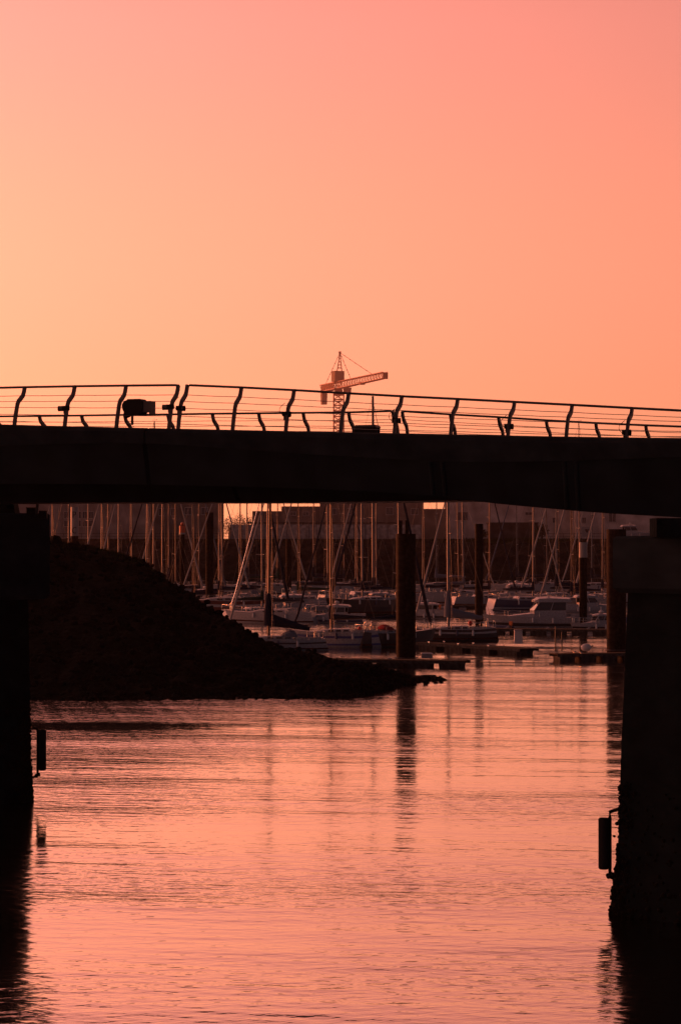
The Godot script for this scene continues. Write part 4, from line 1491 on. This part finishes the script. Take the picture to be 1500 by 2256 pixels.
	# --- the rows behind: [mast px, waterline y, length, mast, radius, turn, jib, cover, spar, hull, place]
	var rows := [
		[118, 1352, 9, 15.0, 0.12, PI, "sail_white", "sail_blue", "alu_grey", "white_gel", "first mast right of the left pier, above the bank"],
		[153, 1338, 10, 19.0, 0.14, PI - 0.3, "", "sail_dark", "alu_grey", "white_gel", "pale mast left of the lettered pile, above the bank"],
		[195, 1345, 10, 17.0, 0.12, 0.4, "", "sail_green", "alu", "green_hull", "mast right of the lettered pile, above the bank"],
		[224, 1350, 9, 15.5, 0.11, PI, "sail_white", "sail_blue", "alu", "white_gel", "mast with pale furled jib sloping left towards the bank"],
		[240, 1335, 11, 18.0, 0.12, 0.2, "", "sail_dark", "wood_mast", "cream_gel", "brown mast left of the middle of the bank"],
		[262, 1348, 9, 16.0, 0.11, PI + 0.4, "sail_white", "sail_blue", "alu", "navy", "navy hulled boat behind the middle of the bank"],
		[292, 1340, 11, 24.6, 0.13, 0.1, "", "sail_grey", "alu_grey", "white_gel", "tall mast left of the dark sloping jib, top above the bridge"],
		[322, 1352, 10, 16.5, 0.15, PI, "sail_dark", "sail_dark", "alu", "white_gel", "mast with dark jib sloping left behind the bank"],
		[338, 1340, 12, 25.6, 0.2, 0.3, "", "sail_blue", "alu_grey", "white_gel", "stout tall mast right of the dark sloping jib"],
		[358, 1348, 10, 16.0, 0.13, PI - 0.2, "sail_white", "sail_green", "alu", "white_gel", "mast just left of the red capped pile"],
		[387, 1338, 10, 17.5, 0.12, 0.3, "sail_white", "sail_blue", "wood_mast", "dark_hull", "brown masted boat beside the red capped pile"],
		[426, 1350, 9, 15.5, 0.1, PI, "", "sail_dark", "wood_mast", "white_gel", "brown mast left of the slim left pile"],
		[438, 1332, 10, 18.5, 0.12, 0.2, "sail_grey", "sail_dark", "alu_grey", "white_gel", "grey mast close behind the slim left pile"],
		[491, 1342, 10, 17.0, 0.13, 0.4, "sail_white", "sail_blue", "alu_grey", "white_gel", "pale mast right of the slim left pile"],
		[527, 1330, 10, 18.0, 0.1, PI, "", "sail_dark", "alu_grey", "white_gel", "thin mast before the gap of bright sky"],
		[657, 1338, 11, 18.0, 0.12, PI, "sail_white", "sail_green", "wood_mast", "white_gel", "brown mast left of the fence panels' middle"],
		[722, 1332, 12, 19.0, 0.19, 0.2, "", "sail_dark", "alu", "white_gel", "stout pale mast above the small cruiser's windows"],
		[783, 1328, 10, 18.0, 0.1, PI, "sail_white", "sail_blue", "alu", "cream_gel", "thin mast left of the tallest yacht"],
		[829, 1326, 10, 19.0, 0.12, 0.1, "", "sail_grey", "alu_grey", "white_gel", "thin grey mast right of the tallest yacht"],
		[930, 1330, 10, 18.0, 0.1, PI, "", "sail_blue", "alu", "white_gel", "first thin mast right of the thick pile"],
		[1010, 1328, 10, 17.5, 0.1, 0.2, "", "sail_dark", "wood_mast", "white_gel", "thin brown mast left of the slim right pile"],
		[1077, 1334, 10, 18.0, 0.13, 0.3, "sail_dark", "sail_dark", "wood_mast", "white_gel", "mast just right of the slim right pile"],
		[1225, 1336, 12, 19.0, 0.2, PI, "sail_white", "sail_dark", "alu", "white_gel", "stout pale mast left of the white sleeved pile"],
		[1258, 1340, 10, 17.5, 0.12, PI, "sail_white", "sail_blue", "wood_mast", "cream_gel", "brown mast with jib sloping left by the white sleeve"],
		[1276, 1334, 11, 26.2, 0.13, 0.2, "", "sail_dark", "alu_grey", "white_gel", "tall mast behind the white sleeved pile, top above the bridge"],
		[1326, 1330, 10, 18.0, 0.13, PI, "sail_white", "sail_blue", "alu_grey", "white_gel", "grey mast left of the right bridge pier"],
		[372, 1310, 13, 20.0, 0.13, 0.15, "", "sail_blue", "alu_grey", "white_gel", "far yacht under the opposite bank, left of the slim left pile"],
		[545, 1309, 13, 20.0, 0.13, PI, "", "sail_dark", "alu_grey", "white_gel", "far yacht under the opposite bank, behind the glinting jib"],
		[612, 1311, 12, 19.5, 0.12, 0.1, "sail_white", "sail_green", "wood_mast", "cream_gel", "far brown masted yacht under the opposite bank near the stepped roof"],
		[690, 1308, 14, 20.5, 0.14, PI + 0.1, "", "sail_dark", "alu_grey", "white_gel", "far yacht with long dark boom cover below the fence panels"],
		[757, 1310, 13, 20.0, 0.12, 0.2, "sail_dark", "sail_dark", "alu", "white_gel", "far yacht with dark jib left of the tallest yacht"],
		[960, 1309, 13, 20.0, 0.12, PI, "", "sail_grey", "alu_grey", "white_gel", "far grey masted yacht right of the thick pile, below the strip of sky"],
		[1138, 1307, 13, 20.5, 0.12, PI - 0.1, "sail_grey", "sail_dark", "alu_grey", "white_gel", "far yacht under the dark shed"],
		[1205, 1308, 13, 20.0, 0.12, 0.1, "", "sail_blue", "wood_mast", "white_gel", "far brown masted yacht under the round bush"],
		[1302, 1309, 12, 20.0, 0.12, PI, "sail_white", "sail_dark", "alu", "white_gel", "far pale masted yacht between the white sleeve and the right pier"],
	]
	for q in rows:
		var w := on_water(q[0], q[1])
		var opt := {"mast": q[3], "r": q[4], "spar": M[q[8]], "hull": M[q[9]], "cover": M[q[7]], "fb": 1.1 if q[2] < 12 else 1.5, "stack": 0.26 if q[2] < 12 else 0.36}
		if int(q[0]) % 3 != 0: opt["hood"] = M[["sail_blue", "sail_dark", "sail_white", "sail_grey"][int(q[0]) % 4]]
		opt["r"] = float(q[4]) * (0.58 + 0.35 * float((int(q[0]) * 37) % 100) / 100.0)
		if q[6] != "":
			opt["jib"] = M[q[6]]
			opt["jr"] = 0.13
		var tn: float = q[5]
		var mx: float = 0.08 * float(q[2])
		sailboat(q[10] if "boat" in q[10] or "yacht" in q[10] and not "left of the tallest" in q[10] and not "right of the tallest" in q[10] else "sailboat, " + q[10], Vector3(w.x - cos(tn) * mx, 0, w.z + sin(tn) * mx), tn, q[2], opt)
	motor_cruiser("white cruiser with green stripe behind the glinting jib's boat", on_water(655, 1352), 0.2, 8.5, {"stripe": M.green_hull})
	motor_cruiser("white cruiser under the slim left pile", on_water(445, 1340), PI + 0.15, 9.0, {"stripe": M.blue_stripe})
	motor_cruiser("small white cruiser just left of the thick pile", on_water(845, 1340), 0.3, 7.5, {"stripe": M.red_hull})
	motor_cruiser("white cruiser behind the lit transom", on_water(1130, 1325), PI, 9.5, {"stripe": M.navy})
	motor_cruiser("white cruiser just right of the thick pile's foot", on_water(935, 1362), PI - 0.4, 6.5, {"stripe": M.dark_hull})
	motor_cruiser("grey striped cruiser left of the right bridge pier", on_water(1300, 1350), 0.15, 8.0, {"stripe": M.grey_gel})
	# red buoy hung on the grey covered yacht, red lifebuoy stand by the transom
	var rb := on_water(1034, 1409)
	var rt := thing("red_buoy", "small red ball buoy at the grey covered yacht's rail", "buoy", Vector3(rb.x, 1.55, rb.z + 1.1))
	m = MB.new()
	m.ball(Vector3.ZERO, Vector3(0.22, 0.24, 0.22), 12, 8)
	part(m, "ball", M.red_buoy, rt)
	m = MB.new()
	m.tube(Vector3(0, 0.22, 0), Vector3(0, 0.42, -0.1), 0.02)
	part(m, "rope", M.white_fender, rt)
	var r2 := on_water(792, 1424)
	var rt2 := thing("red_buoy", "red ball buoy at the bow of the blue striped boat", "buoy", Vector3(r2.x, 1.55, r2.z + 1.0))
	m = MB.new()
	m.ball(Vector3.ZERO, Vector3(0.2, 0.22, 0.2), 12, 8)
	part(m, "ball", M.red_buoy, rt2)
	m = MB.new()
	m.tube(Vector3(0, 0.2, 0), Vector3(0, 0.4, -0.1), 0.02)
	part(m, "rope", M.white_fender, rt2)

# ------------------------------------------------------------------ the far quay
func block(called: String, label: String, category: String, x0: float, x1: float, top: float, zz: float, deep: float, m: Material, wins: Array, roof := true) -> Node3D:
	var base := 9.66
	var a := P(x0, top, zz)
	var b := P(x1, top, zz)
	var h: float = a.y - base
	var w := b.x - a.x
	var t := thing(called, label, category, Vector3((a.x + b.x) / 2, base, -zz - deep / 2))
	var mb := MB.new()
	mb.box(Vector3(0, h / 2, 0), Vector3(w, h, deep))
	part(mb, "wall", m, t)
	if roof:
		var r := MB.new()
		r.box(Vector3(0, h + 0.12, 0), Vector3(w + 0.3, 0.24, deep + 0.3))
		part(r, "roof_edge", M.build_dark, t)
	for q in wins:   # [px0, py0, px1, py1]
		var c0 := P(q[0], q[1], zz)
		var c1 := P(q[2], q[3], zz)
		var cx := (c0.x + c1.x) / 2 - t.position.x
		var cy := (c0.y + c1.y) / 2 - base
		var ww := c1.x - c0.x
		var wh := c0.y - c1.y
		var f := MB.new()
		f.box(Vector3(cx, cy + wh / 2, deep / 2 + 0.03), Vector3(ww + 0.16, 0.1, 0.1))
		f.box(Vector3(cx, cy - wh / 2, deep / 2 + 0.06), Vector3(ww + 0.2, 0.1, 0.16))
		for s in [-1, 1]: f.box(Vector3(cx + s * ww / 2, cy, deep / 2 + 0.03), Vector3(0.1, wh, 0.1))
		f.box(Vector3(cx, cy, deep / 2 + 0.028), Vector3(0.07, wh, 0.08))
		var wf := part(f, "window", M.frame, t)
		var g := MB.new()
		g.box(Vector3(cx, cy, deep / 2 + 0.005), Vector3(ww, wh, 0.03))
		part(g, "pane", M.window, wf)
	return t

func bush(called: String, label: String, category: String, at: Vector3, size: Vector3, n: int, group := "") -> void:
	var t := thing(called, label, category, at, 0, group)
	var tr := MB.new()
	tr.path([Vector3(0, -0.2, 0), Vector3(0.05, size.y * 0.3, 0), Vector3(-0.05, size.y * 0.6, 0)], [size.x * 0.05 + 0.04, size.x * 0.04 + 0.03, 0.02], 7)
	part(tr, "trunk", M.bark, t)
	var f := FastNoiseLite.new()
	f.seed = int(at.x * 7.0)
	f.frequency = 0.6
	var mb := MB.new()
	for k in n:
		var d := Vector3(rng.randfn(), rng.randfn(), rng.randfn()).normalized()
		var rr := pow(rng.randf(), 0.4) * (0.85 + 0.5 * f.get_noise_3dv(d * 2.0))
		var c := Vector3(0, size.y * 0.55, 0) + d * rr * size * Vector3(0.5, 0.45, 0.5)
		var b := Basis.from_euler(Vector3(rng.randf() * TAU, rng.randf() * TAU, rng.randf() * TAU)) * rng.randf_range(0.12, 0.24)
		mb.quad(c - b.x, c - b.y * 0.5, c + b.x, c + b.y * 0.5)
	part(mb, "crown", M.leaf, t)

func make_far_quay() -> void:
	rng.seed = 91
	# buildings, from the left
	var lw := []
	for k in 5: lw.append([142 + k * 13.6, 1127, 152 + k * 13.6, 1142])
	for k in 5: lw.append([142 + k * 13.6, 1146, 152 + k * 13.6, 1160])
	block("quay_building", "long grey quay building with a grid of windows at far left", "building", -120, 330, 1060, 478, 14, M.build_grey, lw)
	block("quay_building", "brown quay building right of the window grid, left of the bright gap", "building", 331, 487, 1076, 482, 12, M.build_brown, [[350, 1120, 362, 1136], [376, 1120, 388, 1136], [408, 1118, 422, 1134], [444, 1118, 458, 1134]])
	block("warehouse", "low brown warehouse end with stepped roof beside the bright gap", "building", 556, 620, 1126, 500, 16, M.build_brown, [], false)
	block("warehouse", "middle step of the brown warehouse roof line", "building", 620.4, 704, 1115.5, 500, 16, M.build_brown, [[640, 1128, 652, 1136], [668, 1128, 680, 1136]], false)
	block("warehouse", "tall brown warehouse behind the thick pile", "building", 704.4, 932, 1082, 500, 18, M.build_brown, [[725, 1120, 741, 1134], [765, 1120, 781, 1134], [850, 1118, 866, 1134], [905, 1120, 920, 1134]])
	block("warehouse", "low brown block below the small strip of sky", "building", 932.4, 985, 1121, 500, 16, M.build_brown, [], false)
	block("quay_building", "white quay building behind the dark shed", "building", 985.4, 1268, 1078, 492, 14, M.build_white, [[1008, 1128, 1030, 1146], [1156, 1128, 1172, 1135], [1216, 1140, 1228, 1152]])
	block("quay_building", "white quay building at right behind the leaning stays", "building", 1268.6, 1560, 1084, 486, 14, M.build_white, [[1281, 1140, 1290, 1153], [1300, 1134, 1308, 1146], [1340, 1130, 1356, 1150]])
	# canopy along the warehouse
	var c0 := P(545, 1152, 486)
	var c1 := P(872, 1152, 486)
	var ct := thing("canopy", "long thin canopy along the warehouse front", "canopy", Vector3((c0.x + c1.x) / 2, 9.66, -488))
	var mb := MB.new()
	mb.box(Vector3(0, c0.y - 9.66, 0), Vector3(c1.x - c0.x, 0.32, 4.0))
	part(mb, "roof", M.build_dark, ct)
	for k in 9:
		mb = MB.new()
		mb.box(Vector3(lerpf(c0.x, c1.x, k / 8.0) - ct.position.x, (c0.y - 9.66) / 2 - 0.1, 1.8), Vector3(0.2, c0.y - 9.66, 0.2))
		part(mb, "post", M.build_dark, ct)
	# white panel fence along the quay edge
	var f0 := P(508, 1160, 462)
	var f1 := P(928, 1160, 462)
	var ft := thing("panel_fence", "long white panel fence on the far quay below the canopy", "fence", Vector3((f0.x + f1.x) / 2, 9.66, -462))
	var n := 17
	var fw := (f1.x - f0.x) / n
	var fh := P(700, 1156, 462).y - 9.66
	for k in n:
		mb = MB.new()
		var cx := f0.x - ft.position.x + (k + 0.5) * fw
		mb.box(Vector3(cx, fh / 2 + 0.02 * (k % 2), 0.02 * ((k * 7) % 3)), Vector3(fw - 0.1, fh, 0.08))
		part(mb, "panel", M.fence, ft)
	for k in n + 1:
		mb = MB.new()
		mb.box(Vector3(f0.x - ft.position.x + k * fw, fh / 2 + 0.06, 0.06), Vector3(0.14, fh + 0.12, 0.14))
		part(mb, "post", M.alu_grey, ft)
	# railing along the quay edge at left and right
	for q in [[100, 505, "left"], [1195, 1330, "right"]]:
		var a := P(q[0], 1180, 452)
		var b := P(q[1], 1180, 452)
		var rt := thing("quay_railing", "thin quay railing at far %s before the quay building" % q[2], "railing", Vector3((a.x + b.x) / 2, 9.66, -452), 0, "quay railings")
		mb = MB.new()
		for hh in [0.55, 1.1]:
			mb.tube(Vector3(a.x - rt.position.x, hh, 0), Vector3(b.x - rt.position.x, hh, 0), 0.035)
		part(mb, "rail", M.build_dark, rt)
		var np := int((b.x - a.x) / 1.8)
		for k in np + 1:
			mb = MB.new()
			mb.tube(Vector3(lerpf(a.x, b.x, float(k) / np) - rt.position.x, 0, 0), Vector3(lerpf(a.x, b.x, float(k) / np) - rt.position.x, 1.12, 0), 0.04)
			part(mb, "post", M.build_dark, rt)
	# dark planked shed
	var s0 := P(1076, 1153, 456)
	var s1 := P(1184, 1153, 456)
	var sh := s0.y - 9.0
	var sd := thing("shed", "dark planked shed on the slope before the white building", "shed", Vector3((s0.x + s1.x) / 2, 9.0, -459))
	mb = MB.new()
	mb.box(Vector3(0, sh / 2, 0), Vector3(s1.x - s0.x - 0.2, sh - 0.1, 5.6))
	part(mb, "wall", M.build_dark, sd)
	var np2 := 11
	for k in np2:
		mb = MB.new()
		var pw := (s1.x - s0.x) / np2
		mb.box(Vector3(s0.x - sd.position.x + (k + 0.5) * pw, sh / 2, 2.9 + 0.02 * (k % 2)), Vector3(pw - 0.07, sh, 0.1))
		part(mb, "plank", M.build_dark, sd)
	mb = MB.new()
	mb.box(Vector3(0, sh + 0.1, 0), Vector3(s1.x - s0.x + 0.4, 0.2, 6.4))
	part(mb, "roof", M.build_dark, sd)
	bush("round_bush", "round dark bush at the right end of the dark shed", "bush", P(1193, 1190, 456), Vector3(3.4, 3.6, 3.0), 900)
	bush("round_bush", "low dark bush left of the dark shed", "bush", P(1062, 1190, 456), Vector3(3.0, 2.2, 2.6), 600)
	for q in [[505, 5.0, "leftmost"], [528, 6.0, "middle"], [548, 5.2, "rightmost"]]:
		bush("tree", "dark tree low in the bright gap, %s of three" % q[2], "tree", Vector3((q[0] - 750) / F * 640, 9.6, -640), Vector3(5.2, P(750, 1131, 640).y - 9.6 + (q[1] - 5.5) * 0.8, 4.0), 1300, "trees in the gap")
	# a boat standing ashore above the right pier cap
	motor_cruiser("white cruiser standing ashore above the right pier cap", P(1392, 1186, 454) * Vector3(1, 0, 1) + Vector3(0, 9.9, 0), 0.1, 9.0, {"stripe": M.grey_gel})
	# sign board by the right masts
	var g := P(1292, 1192, 450)
	var gt := thing("warning_sign", "white board with dark triangle near the white sleeved pile", "sign", Vector3(g.x, 9.5, g.z))
	mb = MB.new()
	mb.box(Vector3(0, 1.6, 0), Vector3(1.9, 2.0, 0.08))
	part(mb, "board", M.pile_cap, gt)
	mb = MB.new()
	mb.tri(Vector3(-0.5, 2.1, 0.05), Vector3(0.5, 2.1, 0.05), Vector3(0, 1.35, 0.05))
	part(mb, "triangle", M.print, gt)
	mb = MB.new()
	mb.box(Vector3(0, 0.4, -0.07), Vector3(0.12, 1.6, 0.1))
	part(mb, "post", M.rail, gt)

# ------------------------------------------------------------------ tower crane
func lattice(mb: MB, a: Vector3, b: Vector3, w: float, h: float, bays: int, r: float, taper := 1.0) -> void:
	var d := (b - a)
	var z := d.normalized()
	var x := Vector3.UP.cross(z)
	if x.length() < 0.1: x = Vector3.RIGHT
	x = x.normalized()
	var y := z.cross(x)
	var c := []
	for i in range(bays + 1):
		var t := float(i) / bays
		var k := lerpf(1.0, taper, t)
		var p := a + d * t
		c.append([p - x * w / 2 * k - y * h / 2 * k, p + x * w / 2 * k - y * h / 2 * k, p + x * w / 2 * k + y * h / 2 * k, p - x * w / 2 * k + y * h / 2 * k])
	for q in 4: mb.tube(c[0][q], c[bays][q], r * 1.4, -1, 5)
	for i in bays:
		for q in 4:
			var j := (q + 1) % 4
			mb.tube(c[i][q], c[i + 1][j], r * 0.8, -1, 4, false)
			mb.tube(c[i][q], c[i][j], r * 0.7, -1, 4, false)

func make_crane() -> void:
	var D := 850.0
	var u := D / F      # metres per photo pixel
	var foot := P(746, 1195, D)
	var t := thing("tower_crane", "red lattice tower crane standing far beyond the bridge", "crane", Vector3(foot.x, 9.66, -D))
	var o := t.position
	var top_y := P(746, 868, D).y - 9.66
	var mb := MB.new()
	lattice(mb, Vector3(0, 0, 0), Vector3(0, top_y, 0), 22 * u, 22 * u, 26, 0.19)
	var mast := part(mb, "mast", M.crane, t)
	mb = MB.new()
	for k in 14: mb.box(Vector3(0, 3 + k * top_y / 14.5, 0), Vector3(1.6, 0.12, 1.6))
	mb.tube(Vector3(0.3, 0, 0.3), Vector3(0.3, top_y, 0.3), 0.12)
	part(mb, "ladder", M.crane_dark, mast)
	# slewing ring
	mb = MB.new()
	mb.hexa(Vector3(0, top_y + 1.0, 0), Vector3(3.4, 2.4, 3.4), Vector3(2.6, 2.4, 2.6))
	mb.path([Vector3(0, top_y - 0.6, 0), Vector3(0, top_y + 0.2, 0)], 2.0, 14)
	part(mb, "slewing_ring", M.crane_dark, t)
	# jib towards the right and the camera
	var jy := top_y + 3.3
	var jd := Vector3(95 * u, 0, 51.0).normalized()
	var jl := 54.0
	mb = MB.new()
	lattice(mb, Vector3(0, jy, 0) + jd * 1.0, Vector3(0, jy, 0) + jd * jl, 2.2, 2.5, 17, 0.12, 0.85)
	var jib := part(mb, "jib", M.crane, t)
	mb = MB.new()
	mb.box(Vector3(0, jy - 1.2, 0) + jd * 28.0, Vector3(2.4, 0.9, 1.8), Basis(Vector3.UP, atan2(-jd.z, jd.x)))
	mb.box(Vector3(0, jy - 0.3, 0) + jd * (jl + 0.3), Vector3(0.8, 2.2, 1.8), Basis(Vector3.UP, atan2(-jd.z, jd.x)))
	part(mb, "trolley", M.crane_dark, jib)
	# counter jib with its ballast
	var cl := 19.5
	var ce := Vector3(0, jy, 0) - jd * cl
	mb = MB.new()
	lattice(mb, Vector3(0, jy, 0) - jd * 1.0, ce, 2.6, 2.4, 9, 0.16)
	var cj := part(mb, "counter_jib", M.crane, t)
	mb = MB.new()
	mb.box(ce + jd * 5.0 + Vector3(0, 0.1, 0), Vector3(9.0, 2.3, 2.2), Basis(Vector3.UP, atan2(-jd.z, jd.x)))
	part(mb, "ballast", M.crane_dark, cj)
	mb = MB.new()
	var be := ce + jd * 0.8
	mb.hexa(be + Vector3(0, -3.4, 0), Vector3(1.6, 5.6, 2.0), Vector3(2.1, 5.6, 2.3), Basis(Vector3.UP, atan2(-jd.z, jd.x)))
	part(mb, "counterweight", M.crane_box, cj)
	# machinery house on top, cab below
	mb = MB.new()
	var my := P(746, 839, D).y - 9.66
	mb.box(Vector3(-0.3, my + 1.6, 0), Vector3(3.9, 3.8, 3.2), Basis(Vector3.UP, 0.42))
	var house := part(mb, "machinery_house", M.crane_box, t)
	mb = MB.new()
	mb.box(Vector3(-0.3, my + 3.52, 0), Vector3(4.1, 0.16, 3.4), Basis(Vector3.UP, 0.42))
	part(mb, "roof", M.crane_dark, house)
	mb = MB.new()
	mb.hexa(Vector3(19 * u, top_y + 1.2, 1.2), Vector3(2.2, 2.2, 2.0), Vector3(2.5, 2.2, 2.2), Basis(Vector3.UP, 0.4))
	part(mb, "cab", M.crane_dark, t)
	# tower peak and pendants
	var pk := Vector3(4 * u - 0.2, P(749, 777, D).y - 9.66, 0)
	mb = MB.new()
	for s in [-1, 1]:
		mb.tube(Vector3(s * 0.9 + 0.3, my + 3.4, 0.9), pk, 0.2, 0.16, 6)
		mb.tube(Vector3(s * 0.9 + 0.3, my + 3.4, -0.9), pk, 0.2, 0.16, 6)
	for k in 5:
		var tt := 0.15 + k * 0.16
		for s in [-1, 1]: mb.tube(Vector3(s * 0.9 + 0.3, my + 3.4, 0.9).lerp(pk, tt), Vector3(-s * 0.9 + 0.3, my + 3.4, 0.9).lerp(pk, tt + 0.08), 0.09, -1, 4)
	mb.box(pk, Vector3(0.9, 0.9, 0.9))
	part(mb, "tower_peak", M.crane, t)
	for e in [Vector3(0, jy + 1.2, 0) + jd * 40.0, Vector3(0, jy + 1.2, 0) + jd * 15.0, Vector3(0, jy + 1.2, 0) - jd * 17.0]:
		mb = MB.new()
		mb.tube(pk, e, 0.09, -1, 5)
		for k in 5: mb.ball(pk.lerp(e, 0.15 + k * 0.17), Vector3(0.22, 0.22, 0.22), 6, 4)
		part(mb, "pendant", M.crane_dark, t)

func _ready() -> void:
	make_light()
	make_materials()
	print("materials")
	make_water()
	print("water")
	make_bank()
	make_far_land()
	make_haze()
	print("land")
	make_bridge()
	make_piers()
	make_bridge_things()
	print("bridge")
	make_far_quay()
	make_marina()
	make_crane()
	print("done")
